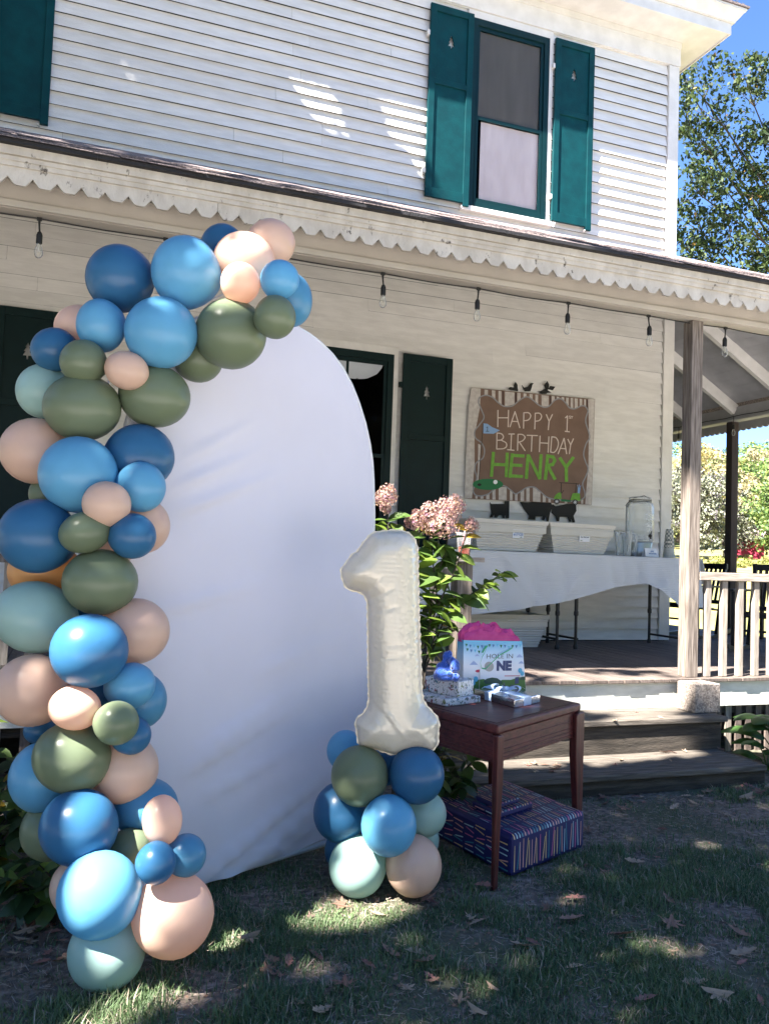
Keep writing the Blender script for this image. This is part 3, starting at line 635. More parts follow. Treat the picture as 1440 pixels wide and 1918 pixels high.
# ------------------------------------------------------------------ balloons
def balloon_mat(name, col, tr=.32):
    M = mat(name, col, .30, col2=tuple(c*.90 for c in col), vscale=6, spec=.42, transl=tr)
    return M
BM = {'D': balloon_mat('steel_blue_latex', (.045, .175, .345)), 'L': balloon_mat('sky_blue_latex', (.155, .46, .71)), 'B': balloon_mat('mid_blue_latex', (.105, .33, .53)),
      'M': balloon_mat('seafoam_latex', (.41, .61, .56)), 'S': balloon_mat('sage_latex', (.20, .25, .155)), 'P': balloon_mat('peach_latex', (.88, .62, .48), .36), 'O': balloon_mat('glow_peach_latex', (.92, .50, .20), .45)}  # O: peach latex with the sun's through-glow painted into its colour
BN = {'D': 'steel blue', 'L': 'sky blue', 'B': 'mid blue', 'M': 'seafoam', 'S': 'sage green', 'P': 'peach', 'O': 'glow-tinted peach'}
def balloon(px, py, rx, ry, col, dep, parent, rot=0., size='', knot=None):
    C0 = atd(px, py, dep); k = dep/F_PX; w = ray(px, py).normalized()
    r3 = CR-w*CR.dot(w); r3.normalize(); u3 = r3.cross(w); a = R_(rot)
    ax, ay = r3*math.cos(a)+u3*math.sin(a), -r3*math.sin(a)+u3*math.cos(a)
    a_, b_ = rx*k, ry*k; c_ = (a_+b_)/2*1.02
    ax0 = float(np.interp(py, [440, 560, 640, 760, 950, 1200, 1500, 1760], [490, 390, 260, 180, 160, 170, 160, 220])) if px < 580 else 725
    kd = Vector((max(-1, min(1, (ax0-px)/70))+random.uniform(-.35, .35), random.uniform(-.5, .5), -.75)) if not knot else Vector(knot)    # knot direction in (right, up, toward camera); normally hidden
    kd.normalize(); t1 = kd.orthogonal().normalized(); t2 = kd.cross(t1)
    mb = MB(); N1, N2 = 30, 20
    prof = []
    for j in range(N2+1):
        th = math.pi*j/N2; zz = math.cos(th); rr = math.sin(th)
        s = 1.0
        if zz > 0: rr *= 1-.10*zz**2; zz *= 1+.10*zz**3
        prof.append((rr, zz))
    prof += [(.035, 1.11), (.022, 1.125), (.05, 1.16), (.0, 1.165)]
    prof = [prof[0] if False else p for p in prof]
    order = sorted(range(N2+1), key=lambda i: prof[i][1])
    P2 = [prof[i] for i in order]+prof[N2+1:]
    for rr, zz in P2:
        for q in range(N1):
            an = 2*math.pi*q/N1; v = kd*zz+(t1*math.cos(an)+t2*math.sin(an))*rr
            mb.v.append(tuple(C0+ax*(v.x*a_)+ay*(v.y*b_)-w*(v.z*c_)))
    for i in range(len(P2)-1):
        for q in range(N1): mb.f.append((i*N1+q, i*N1+(q+1) % N1, (i+1)*N1+(q+1) % N1, (i+1)*N1+q)); mb.mi.append(0)
    o = mb.build('balloon', BM[col], parent, smooth=True)
    o['label'] = (size or ('small ' if max(rx, ry) < 50 else 'large '))+BN[col]+' balloon'
    return o
def gdep(y): return float(np.interp(y, [430, 700, 1000, 1400, 1780], [3.55, 3.36, 3.20, 3.00, 2.79]))
garland = thing('balloon_garland', 'tall garland of blue, green and peach balloons up the left side of the white arch', 'balloon garland', (.25, 3.1, 0))
GB = [  # x, y, rx, ry, colour, layer (+ nearer), rotation
 (226,522,63,63,'D',.03,0),(349,511,64,68,'L',.10,0),(418,463,42,43,'D',-.12,0),(457,490,58,55,'P',-.02,0),(507,455,46,44,'P',-.10,0),(450,530,37,39,'P',.14,0),(524,525,37,38,'L',.13,0),(546,562,39,50,'B',.02,0),
 (515,594,39,41,'S',.16,0),(432,626,67,66,'S',.02,0),(372,672,46,45,'S',-.12,0),(302,623,67,67,'L',.12,0),(190,610,45,50,'L',.10,0),(150,613,46,42,'P',-.05,0),(103,655,43,41,'D',.05,10),(157,678,43,42,'S',.16,0),
 (238,694,41,36,'P',.15,-22),(82,733,49,51,'M',-.04,0),(155,763,71,63,'S',.07,0),(290,742,66,59,'S',-.01,-8),(68,845,65,62,'P',-.02,-12),(148,889,72,72,'L',.12,0),(261,856,65,62,'D',-.02,0),(264,912,46,48,'L',.08,0),
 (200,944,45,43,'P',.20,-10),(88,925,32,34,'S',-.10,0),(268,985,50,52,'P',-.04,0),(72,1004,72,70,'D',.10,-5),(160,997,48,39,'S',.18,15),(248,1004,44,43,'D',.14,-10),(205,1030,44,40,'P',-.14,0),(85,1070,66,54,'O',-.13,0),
 (188,1090,69,62,'S',.08,0),(68,1156,78,67,'M',.02,-14),(252,1182,65,62,'P',-.03,0),(168,1219,71,69,'D',.20,0),(62,1293,70,67,'P',.04,-10),(141,1326,48,41,'P',.19,-8),(244,1285,47,43,'L',.08,25),(262,1312,50,53,'B',-.02,0),
 (218,1354,42,41,'S',.20,0),(246,1377,37,36,'D',.10,0),(190,1300,36,36,'D',-.08,0),(136,1419,72,66,'S',.09,-12),(233,1440,63,64,'P',-.03,0),(80,1455,60,65,'L',-.02,0),(76,1368,30,26,'D',-.14,0),(149,1549,72,70,'D',.09,-8),
 (95,1555,54,56,'S',-.08,0),(272,1512,61,54,'B',-.10,0),(245,1592,43,40,'S',-.03,0),(304,1536,37,46,'P',.12,8),(292,1616,37,39,'D',.18,0),(348,1602,38,39,'B',.08,0),(142,1660,46,50,'P',-.08,0),(187,1675,77,79,'L',.12,20),
 (324,1713,76,77,'P',.04,0),(201,1781,71,70,'M',.03,0),(170,1120,44,44,'D',-.16,0),(120,560,40,40,'M',-.35,0)]
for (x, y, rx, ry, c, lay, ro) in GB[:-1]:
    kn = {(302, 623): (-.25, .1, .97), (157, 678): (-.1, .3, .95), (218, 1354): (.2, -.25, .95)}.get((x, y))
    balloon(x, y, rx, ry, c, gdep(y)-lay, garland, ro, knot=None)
rng2 = random.Random(3)
core_ = MB(); core_.tube([atd(x, y, gdep(y)+.16) for x, y in ((200, 1760), (160, 1500), (170, 1200), (150, 950), (180, 750), (270, 620), (420, 550), (520, 520))], .004, 6); core_.build('garland_strip', M_PAPER, garland)
cluster = thing('balloon_cluster', 'low cluster of blue, green and peach balloons supporting the cream number balloon', 'balloon cluster', (1.35, 3.5, 0))
for (x, y, rx, ry, c, d) in ((674,1453,54,56,'S',3.60),(780,1451,52,54,'D',3.60),(728,1546,52,56,'L',3.50),(638,1521,51,55,'D',3.68),(792,1524,44,43,'M',3.74),(670,1622,54,56,'M',3.60),(774,1621,53,56,'P',3.58),(648,1406,36,38,'L',3.82),(725,1430,40,40,'D',3.86),(650,1592,42,42,'D',3.86),(782,1572,40,42,'M',3.88),(722,1590,44,44,'D',3.84)):
    balloon(x, y, rx, ry, c, d, cluster)
# ------------------------------------------------------------------ foil number
OUT = [(420,125),(500,110),(580,101),(650,108),(700,124),(740,162),(765,220),(772,300),(775,450),(780,650),(785,850),(793,1050),(800,1250),(808,1400),(830,1480),(880,1540),(925,1590),(942,1640),(935,1720),(937,1780),(915,1830),(880,1850),(800,1832),(720,1838),(650,1862),(585,1885),(500,1862),(420,1835),(340,1822),(305,1790),(292,1700),(283,1640),(298,1600),(345,1560),(375,1510),(388,1440),(385,1250),(383,1050),(380,850),(378,700),(365,640),(330,600),(270,580),(215,560),(185,510),(168,440),(173,405),(215,350),(250,300),(300,265),(330,220),(372,168)]
N0 = Vector((ray(730, 1200).x, ray(730, 1200).y, 0)).normalized()*-1; P0 = atd(730, 1200, 3.66); UU = Vector((-N0.y, N0.x, 0))
pp = []
for x, y in OUT:
    q = onp(600+x/4.2615, 970+y/4.2615, P0, N0)-P0; pp.append(Vector((q.dot(UU), q.z)))
# resample the outline
res = []; n = len(pp)
for i in range(n):
    a, b = pp[i], pp[(i+1) % n]; p0, p3 = pp[i-1], pp[(i+2) % n]; L_ = (b-a).length; m_ = max(2, int(L_/.010))
    for k in range(m_):
        t = k/m_; res.append(.5*((2*a)+(b-p0)*t+(2*p0-5*a+4*b-p3)*t*t+(3*a-p0-3*b+p3)*t**3))
res = np.array([(p.x, p.y) for p in res]); nb = len(res)
arc = np.concatenate([[0], np.cumsum(np.linalg.norm(np.diff(np.vstack([res, res[:1]]), axis=0), axis=1))])
xs0, xs1, ys0, ys1 = res[:, 0].min(), res[:, 0].max(), res[:, 1].min(), res[:, 1].max()
gp = []
def inside(p):
    x, y = p; c = False; j = nb-1
    yi, yj = res[:, 1], np.roll(res[:, 1], 1); xi, xj = res[:, 0], np.roll(res[:, 0], 1)
    cond = ((yi > y) != (yj > y)); xc = (xj-xi)*(y-yi)/np.where(yj == yi, 1e-9, yj-yi)+xi
    return np.sum(cond & (x < xc)) % 2 == 1
def bdist(p):
    d = np.linalg.norm(res-np.array(p), axis=1); k = int(d.argmin()); return d[k], arc[k]
st_ = .0062
for y in np.arange(ys0, ys1, st_):
    for x in np.arange(xs0, xs1, st_):
        p = (x+random.uniform(-.002, .002), y+random.uniform(-.002, .002))
        if inside(p):
            d, _a = bdist(p)
            if d > .006: gp.append(p)
allv = [Vector(p) for p in res]+[Vector(p) for p in gp]
o_ = delaunay_2d_cdt(allv, [], [list(range(nb))], 1, 1e-6)
V2, F2 = o_[0], o_[2]
zc = lambda x, y: (lambda q: Vector((q.dot(UU), q.z)))(onp(600+x/4.2615, 970+y/4.2615, P0, N0)-P0)
CRS = [(zc(*a), zc(*b), .006, dd) for a, b, dd in (((368, 610), (490, 465), .006), ((380, 662), (575, 558), .006), ((385, 700), (520, 660), .004), ((395, 740), (610, 705), .005), ((545, 1540), (690, 1745), -.007), ((400, 1440), (520, 1590), .005), ((470, 1500), (560, 1600), .004), ((430, 1590), (500, 1665), -.004), ((810, 1470), (720, 1640), .005), ((470, 1005), (690, 1000), .0025), ((480, 1105), (710, 1095), .0025), ((470, 1075), (700, 1068), .002), ((500, 110), (520, 200), .005), ((590, 101), (595, 190), .005), ((380, 165), (430, 230), .005), ((300, 268), (370, 310), .005), ((770, 260), (690, 290), .004), ((772, 310), (680, 330), .004))]
hh = []
for v in V2:
    d, ar = bdist(v); D_ = .105; t = min(1, d/D_); h = .098*math.sqrt(max(0, 1-(1-t)**2))
    h += (.0011*math.sin(ar*70+3*math.sin(ar*13))*math.exp(-d/.022) + .0001*math.sin(ar*240+1.5*math.sin(ar*29))*math.exp(-d/.03))*min(1, d/.008)
    for ca, cb, cw, cdp in CRS:
        e = cb-ca; L2 = e.length_squared; tt = max(0, min(1, (Vector(v)-ca).dot(e)/L2)); q = (Vector(v)-ca-e*tt).length; h -= cdp*math.exp(-(q/cw)**2)*(1-.6*tt)
    hh.append(h)
hh = np.array(hh); nbr = [[] for _ in V2]
for f in F2:
    for i in range(len(f)): nbr[f[i]].append(f[i-1]); nbr[f[i-1]].append(f[i])
isb = np.array([bdist(v)[0] < 1e-4 for v in V2])
for it in range(2):
    h2 = np.array([hh[i] if isb[i] or not nbr[i] else .4*hh[i]+.6*np.mean(hh[nbr[i]]) for i in range(len(V2))]); hh = h2
for i, v in enumerate(V2):                        # fine horizontal tension lines on the column, star fold at the foot
    if not isb[i]:
        yy = v.y-ys0; colm = math.exp(-((v.x-.0)/.07)**2)
        hh[i] += .00035*math.sin(yy*330)*colm*(.3+.7*(noise.noise(Vector((0, yy*7, 0)))+.5))
fo = MB()
tip = lambda i, s: P0+UU*V2[i].x+Z_*V2[i].y+N0*(s*hh[i])
nv = len(V2)
fo.v = [tuple(tip(i, 1)) for i in range(nv)]+[tuple(tip(i, -.8)) for i in range(nv)]
fo.f = [tuple(f) for f in F2]+[tuple(nv+i for i in reversed(f)) for f in F2]; fo.mi = [0]*len(fo.f)
numb = thing('number_balloon', 'cream satin foil balloon shaped like the numeral one on top of the balloon cluster', 'number balloon', (P0.x, P0.y, P0.z+ys0))
fo.build('foil_body', M_FOIL, numb, smooth=True)
se = MB(); M2 = nb                                 # flat heat-sealed rim
ctr = res.mean(axis=0); 
tan = np.roll(res, -1, 0)-np.roll(res, 1, 0); nrm = np.stack([tan[:, 1], -tan[:, 0]], 1); nrm /= np.linalg.norm(nrm, axis=1)[:, None]+1e-9
sgn = 1 if not inside(res[5]+nrm[5]*.004) else -1
for i in range(nb):
    rr = .006+.0022*math.sin(arc[i]*170)
    for q in (res[i]-sgn*nrm[i]*.003, res[i]+sgn*nrm[i]*rr):
        se.v.append(tuple(P0+UU*q[0]+Z_*q[1]+N0*.0015*math.sin(arc[i]*170)))
for i in range(nb): j = (i+1) % nb; se.f.append((2*i, 2*i+1, 2*j+1, 2*j)); se.mi.append(0)
se.build('seam_rim', M_FOIL, numb, smooth=True)

# ------------------------------------------------------------------ gift table
ZT2 = .705
A = onz(932, 1359, ZT2); B = onz(1088, 1317, ZT2); Lc = onz(812, 1322, ZT2)
U = (B-A); LU = U.length; U.normalize(); V = (Lc-A); V.normalize()
V = (V*1.0+Vector((-U.y, U.x, 0))*.35).normalized(); LV = .64
gt = thing('side_table', 'dark mahogany table with tapered legs holding the presents', 'table', (A+U*LU/2+V*LV/2).xy.to_3d())
def gq(u, v, z): p = A+U*u+V*v; return Vector((p.x, p.y, z))
def gbox(u0, u1, v0, v1, z0, z1): return MB().hexa([gq(u0, v0, z0), gq(u1, v0, z0), gq(u1, v1, z0), gq(u0, v1, z0), gq(u0, v0, z1), gq(u1, v0, z1), gq(u1, v1, z1), gq(u0, v1, z1)])
gbox(0, LU, 0, LV, ZT2-.042, ZT2).build('tabletop', M_MAHOG, gt, bevel=.011, seg=3)
gbox(.03, LU-.03, .03, LV-.03, ZT2+.0002, ZT2+.0022).build('leaf_panel', M_MAHOG, gt)
ap = MB()
for (u0, u1, v0, v1) in ((.02, LU-.02, .012, .032), (.02, LU-.02, LV-.032, LV-.012), (.008, .028, .0325, LV-.0325), (LU-.028, LU-.008, .0325, LV-.0325)):
    ap.add(gbox(u0, u1, v0, v1, ZT2-.168, ZT2-.043).v, [(3, 2, 1, 0), (4, 5, 6, 7), (0, 1, 5, 4), (1, 2, 6, 5), (2, 3, 7, 6), (3, 0, 4, 7)])
    pad = .0015
for zz in (ZT2-.085, ZT2-.12, ZT2-.138, ZT2-.155):
    ap.add(gbox(.021, LU-.021, .0095, .0125, zz, zz+.005).v, [(3, 2, 1, 0), (4, 5, 6, 7), (0, 1, 5, 4), (1, 2, 6, 5), (2, 3, 7, 6), (3, 0, 4, 7)]); ap.add(gbox(.0055, .0085, .033, LV-.033, zz, zz+.005).v, [(3, 2, 1, 0), (4, 5, 6, 7), (0, 1, 5, 4), (1, 2, 6, 5), (2, 3, 7, 6), (3, 0, 4, 7)])
ap.build('apron', M_MAHOG, gt, bevel=.0015, seg=1)
for (u, v, su, sv) in ((-.012, -.012, 1, 1), (LU+.022, -.014, -1, 1), (-.012, LV+.012, 1, -1), (LU+.022, LV+.012, -1, -1)):
    wu, wv = (.060, .034) if su > 0 else (.098, .05)
    lg = MB(); rings = []
    for z_, k in ((0, .62), (.25, .78), (.45, .98), (ZT2-.06, 1.0), (ZT2-.05, .92), (ZT2-.043, .70)):
        rings.append([gq(u+su*a*wu*k, v+sv*b*wv*(k if z_ < .5 else 1), z_) for a, b in ((0, 0), (1, 0), (1, 1), (0, 1))])
    n0 = 0
    for r_ in rings: lg.v += [tuple(p) for p in r_]
    lg.f = [(3, 2, 1, 0)]+[(i*4+k, i*4+(k+1) % 4, (i+1)*4+(k+1) % 4, (i+1)*4+k) for i in range(len(rings)-1) for k in range(4)]+[tuple((len(rings)-1)*4+k for k in range(4))]; lg.mi = [0]*len(lg.f)
    lg.build('leg', M_MAHLEG, gt, bevel=.006)
# ------------------------------------------------------------------ presents on the table
def box3(P, U, V, u, v, h, name, m_, bev=.004, parent=None, base=None):
    P = Vector(P); q = [P, P+U*u, P+U*u+V*v, P+V*v]
    return MB().hexa(q+[p+Z_*h for p in q]).build(name, m_, parent, bevel=bev)
ZG = ZT2+.0025
# flat animal-print present with a smaller one stacked on it
P = onz(835, 1324, ZG); Q = onz(900, 1316, ZG); W_ = onz(790, 1312, ZG); u = (Q-P); lu = u.length; u.normalize(); v = Vector((-u.y, u.x, 0)); v = (v+(W_-P).normalized()).normalized()
tag(box3(P, u, v, lu, .30, .034, 'wrapped_present', M_DINO, .006), 'flat white present in animal print paper at the bottom of the pile of two', 'present', 'presents in animal print paper')
P2 = onz(858, 1307, ZG+.034); Q2 = onz(879, 1302.5, ZG+.034); u2 = (Q2-P2).normalized(); v2 = Vector((-u2.y, u2.x, 0)); w2 = (onz(790, 1290, ZG+.034)-P2).normalized(); v2 = (v2+w2*1.2).normalized()
tag(box3(P2, u2, v2, .15, .235, .078, 'wrapped_present', M_DINO, .005), 'boxy white present in animal print paper with the blue plush toy on it', 'present', 'presents in animal print paper')
ZPL = ZG+.034+.078
# plush: one fused body
pb = MB(); c = onz(838, 1277, ZPL); c.z = ZPL; q = lambda x, y: onp(780+x/12, 1200+y/12, c, Vector((-ray(830, 1250).x, -ray(830, 1250).y, 0)).normalized())
rt = Vector((CR.x, CR.y, 0)).normalized(); fw = Vector((-ray(830, 1250).x, -ray(830, 1250).y, 0)).normalized()
k12 = c.xy.length/F_PX/12*1.0
for (x, y, rx, ry, rd, off) in ((560, 760, 170, 165, 150, 0), (540, 640, 120, 150, 110, -.004), (660, 860, 200, 70, 130, .004), (880, 830, 92, 105, 95, .012), (860, 560, 115, 150, 120, .010), (800, 470, 90, 100, 95, .004), (690, 370, 115, 120, 70, -.006), (735, 310, 70, 80, 55, -.006), (610, 560, 70, 140, 60, .002), (740, 745, 75, 60, 60, .022), (900, 620, 75, 85, 80, .016), (430, 800, 60, 90, 70, 0), (720, 640, 130, 130, 90, -.004)):
    p = q(x, y)+fw*off; o0 = len(pb.v); pb.ball((0, 0, 0), (rx*k12, rd*k12, ry*k12), 12, 8)
    pb.v[o0:] = [tuple(p+rt*a+fw*b+Z_*cc) for a, b, cc in pb.v[o0:]]
po = pb.build('plush_toy', M_PLUSH, None, smooth=True)
rm = po.modifiers.new('r', 'REMESH'); rm.mode = 'VOXEL'; rm.voxel_size = .0035; sm = po.modifiers.new('s', 'SMOOTH'); sm.factor = .5; sm.iterations = 3
dg = bpy.context.evaluated_depsgraph_get(); dg.update(); me = bpy.data.meshes.new_from_object(po.evaluated_get(dg)); po.modifiers.clear(); po.data = me; me.polygons.foreach_set('use_smooth', [True]*len(me.polygons))
zmin = min((po.matrix_world @ v.co).z for v in me.vertices); po.location.z += ZPL+.001-zmin
tag(po, 'bright blue plush animal slumped on the boxy animal print present', 'plush toy')
ey = MB(); e_ = q(800, 590)+fw*.045; ey.ball(e_, .005, 8, 6); ey_o = ey.build('eye', M_BLACKP, po); ey_o.location.z = 0
# silver present with a pale blue ribbon
P = onz(962.5, 1327, ZG); Q = onz(1011, 1316, ZG); W_ = onz(897, 1303, ZG); u = Q-P; lu = u.length; u.normalize(); v = W_-P; lv = min(.36, v.length); v.normalize(); v = (v+Vector((-u.y, u.x, 0))*.3).normalized()
sp_ = thing('wrapped_present', 'silver foil present tied with a pale blue satin ribbon and bow', 'present', P)
sh = .042
box3(P, u, v, lu, lv, sh, 'foil_box', M_SILVER, .004, sp_)
rb = MB()
def band(u0, u1, v0, v1):
    for (a, b, zz0, zz1) in (((u0, v0), (u1, v1), 0, 0),): pass
    q = [P+u*u0+v*v0, P+u*u1+v*v0, P+u*u1+v*v1, P+u*u0+v*v1]; rb.hexa([p+Z_*.001 for p in q]+[p+Z_*(sh+.002) for p in q])
band(lu*.36, lu*.64, -.002, lv+.002); band(-.002, lu+.002, lv*.56, lv*.72); rb.build('ribbon', M_RIBBON, sp_, bevel=.001, seg=1)
bw = MB(); cB = P+u*lu*.5+v*lv*.5+Z_*(sh+.004)
def strip(mb, pts, w, wd):                           # a ribbon strip following pts, width direction wd
    o = len(mb.v)
    for p in pts: mb.v += [tuple(p-wd*w/2), tuple(p+wd*w/2)]
    for i in range(len(pts)-1): mb.f.append((o+2*i, o+2*i+1, o+2*i+3, o+2*i+2)); mb.mi.append(0)
for (d, l, h) in ((-rt*.9+fw*.3, .085, .045), (rt*.8+fw*.5, .075, .04)):
    d = d.normalized(); wd = Vector((-d.y, d.x, 0)); pts = [cB+d*(l*math.sin(math.pi*t)**1.0*(.5+.5*t))+Z_*(h*math.sin(math.pi*min(1, t*1.3))*(1-.5*t)) for t in np.linspace(0, 1, 12)]
    pts = [cB+d*l*(.5-.5*math.cos(2*math.pi*t))+Z_*(h*math.sin(2*math.pi*t)*.5+h*.5*(.5-.5*math.cos(2*math.pi*t))) for t in np.linspace(0, 1, 16)]
    strip(bw, pts, .03, wd)
for (d, l) in ((-rt*.5+fw*.6, .10), (rt*.95-fw*.2, .11), (-rt*.95-fw*.15, .13)):
    d = d.normalized(); wd = Vector((-d.y, d.x, 0)); strip(bw, [cB+d*l*t+Z_*(.022*math.sin(math.pi*t)+.004) for t in np.linspace(0, 1, 8)], .026, wd)
bw.ball(cB+Z_*.012, (.016, .016, .012), 8, 6); bw.build('bow', M_RIBBON, sp_, smooth=True)
# gift bag
PB = onz(867, 1300, ZG); QB = onz(985, 1297, ZG); ub = QB-PB; wb = ub.length; ub.normalize(); nb_ = Vector((ub.y, -ub.x, 0))
bagc = (PB+QB)/2-nb_*.05
bag = thing('gift_bag', 'blue and white gift bag printed HOLE IN ONE with pink tissue and green handles', 'gift bag', Vector((bagc.x, bagc.y, ZG)))
TL, TR = onp(868, 1199, PB, nb_), onp(977.5, 1201, PB, nb_); hb = TL.z-ZG
def bagmat():
    M = bpy.data.materials.new('printed_bag_paper'); M.use_nodes = True; n = M.node_tree.nodes; L = M.node_tree.links; b = n['Principled BSDF']; b.inputs['Roughness'].default_value = .3
    tc = n.new('ShaderNodeTexCoord'); sp = n.new('ShaderNodeSeparateXYZ'); L.new(tc.outputs['Object'], sp.inputs[0])
    r = n.new('ShaderNodeValToRGB'); e = r.color_ramp.elements
    mr = n.new('ShaderNodeMapRange'); mr.inputs[1].default_value = 0; mr.inputs[2].default_value = hb
    t = n.new('ShaderNodeTexNoise'); t.inputs['Scale'].default_value = 14; L.new(tc.outputs['Object'], t.inputs[0]); ad = n.new('ShaderNodeMath'); ad.operation = 'MULTIPLY_ADD'; ad.inputs[1].default_value = .03; L.new(t.outputs[0], ad.inputs[0]); L.new(sp.outputs[2], ad.inputs[2]); L.new(ad.outputs[0], mr.inputs[0])
    L.new(mr.outputs[0], r.inputs[0]); e[0].position = 0; e[0].color = (.70, .72, .78, 1); e[1].position = 1; e[1].color = (.10, .42, .66, 1)
    x = e.new(.55); x.color = (.70, .73, .80, 1); x = e.new(.78); x.color = (.45, .64, .82, 1)
    L.new(r.outputs[0], b.inputs['Base Color']); return M
Dp = .10; Dt = .075
fl = [PB, QB, QB-nb_*Dp, PB-nb_*Dp]; tp = [TL, TR, TR-nb_*Dt, TL-nb_*Dt]
sb = MB().add(fl+tp, [(3, 2, 1, 0), (0, 1, 5, 4), (1, 2, 6, 5), (2, 3, 7, 6), (3, 0, 4, 7)]); sb.build('bag_body', bagmat(), bag)
def bp(x, y, off=.001): return onp(790+x/6.26, 1120+y/6.26, PB, nb_)+nb_*off
pr = MB(); MG = [M_GREENP, M_BLUEINK, mat('dark_hill_ink', (.02, .07, .05), .5), mat('golf_ball_print', (.36, .36, .34), .5), mat('navy_print', (.035, .055, .16), .5), mat('red_print', (.5, .03, .08), .5), mat('grass_print', (.06, .17, .035), .5), mat('grey_print', (.10, .12, .14), .5), mat('cloud_print', (.32, .42, .66), .5), mat('sky_balloon_print', (.08, .40, .62), .5)]
def poly(pts, mi, off): pr.prism([bp(x, y, off) for x, y in pts], nb_*.0004, mi)
poly([(488, 960), (560, 940), (640, 960), (720, 950), (840, 1000), (940, 960), (1040, 960), (1130, 930), (1205, 925), (1216, 1105), (486, 1122)], 6, .0008)
poly([(720, 975), (760, 945), (820, 932), (880, 940), (945, 985), (930, 1010), (740, 1005)], 2, .0014)
poly([(1130, 960), (1165, 925), (1207, 920), (1210, 960)], 2, .0014); poly([(490, 990), (490, 950), (540, 935), (620, 975)], 2, .0014)
pr.prism([bp(785+55*math.cos(a), 805+57*math.sin(a), .0016) for a in np.linspace(0, 6.28, 24)[:-1]], nb_*.0004, 3)
for cx_, cy_, s_ in ((605, 765, 1.), (645, 670, .6), (1140, 680, .8), (1160, 755, .7)): poly([(cx_-50*s_, cy_+20*s_), (cx_-25*s_, cy_-5*s_), (cx_, cy_-28*s_), (cx_+25*s_, cy_-8*s_), (cx_+50*s_, cy_+20*s_)], 8, .0012)
for row_, (ya, n_) in enumerate(((535, 15), (590, 12))):
    for i in range(n_):
        x = 520+i*45+row_*12; y = ya+18*math.sin((i/n_*2) * math.pi)**2+(8 if i % 2 else 0)
        if row_ == 1 and 700 < x < 1080: continue
        poly([(x-14, y), (x+14, y+2), (x, y+38)], (0, 1, 9)[i % 3], .0012)
poly([(620, 858), (640, 842), (676, 838), (676, 872), (645, 874)], 5, .0012); poly([(672, 840), (678, 840), (672, 1060), (666, 1060)], 3, .0018)
for cx_, cy_, r_ in ((630, 950, 26), (600, 995, 24), (1148, 850, 24), (1172, 885, 22)): pr.prism([bp(cx_+r_*math.cos(a), cy_+r_*1.25*math.sin(a), .002) for a in np.linspace(0, 6.28, 14)[:-1]], nb_*.0004, 9)
poly([(965, 910), (1145, 908), (1145, 916), (965, 918)], 5, .0016); poly([(1020, 1050), (1045, 1015), (1100, 1020), (1130, 1050)], 7, .002); poly([(1090, 930), (1135, 925), (1130, 1000), (1085, 1010)], 4, .0018); poly([(950, 1000), (968, 990), (972, 1040), (955, 1040)], 7, .0018)
UB, VB = ub, Z_
cpt = bp(910, 685, .0018); add_text(pr, 'HOLE IN', .036, cpt, UB, VB, .0, 7, 1.22)
cpt = bp(958, 800, .0018); add_text(pr, 'NE', .068, cpt, UB, VB, .0045, 4, 1.05)
pr.build('printed_design', MG, bag)
hd = MB()
def hpt(x, y, o): return bp(x, y, o)
strip(hd, [bp(735, 560, .004), bp(740, 590, .012), bp(712, 650, .016), bp(690, 690, .014), bp(672, 760, .012), bp(690, 820, .010), bp(735, 830, .008), bp(800, 760, .012), bp(900, 660, .016), bp(1000, 615, .010), bp(1060, 580, .004)], .006, Z_)
strip(hd, [bp(700, 640, .006), bp(745, 560, .008)], .010, UB); strip(hd, [bp(715, 600, .010), bp(765, 560, .006)], .010, Z_)
hd.build('handle', M_HANDLE, bag)
ti = MB(); NX, NY = 26, 14
for j in range(NY+1):
    for i in range(NX+1):
        s_, t = i/NX, j/NY
        b0 = TL+(TR-TL)*s_-nb_*(Dt*t)
        env = math.sin(math.pi*min(1, max(0, s_)))**.35*math.sin(math.pi*t)**.5
        hh_ = .085*env*(1.15-.45*s_+.35*noise.noise(Vector((s_*6, t*3, 1))))+.016*noise.noise(Vector((s_*15, t*9, 4)))*env+.010*noise.noise(Vector((s_*30, t*20, 9)))*env
        ti.v.append(tuple(b0+Z_*(-.012+hh_*1.15)+nb_*(.024*noise.noise(Vector((s_*9, t*7, 7)))*env*(1 if .15 < t else 0)-.004)+ub*(.02*noise.noise(Vector((s_*8, t*8, 17)))*env-.050*env*(1-s_)*(.4+.6*t)+.02*env*s_))) 
for j in range(NY):
    for i in range(NX): ti.f.append((j*(NX+1)+i, j*(NX+1)+i+1, (j+1)*(NX+1)+i+1, (j+1)*(NX+1)+i)); ti.mi.append(0)
ti.build('tissue_paper', M_TISSUE, bag)
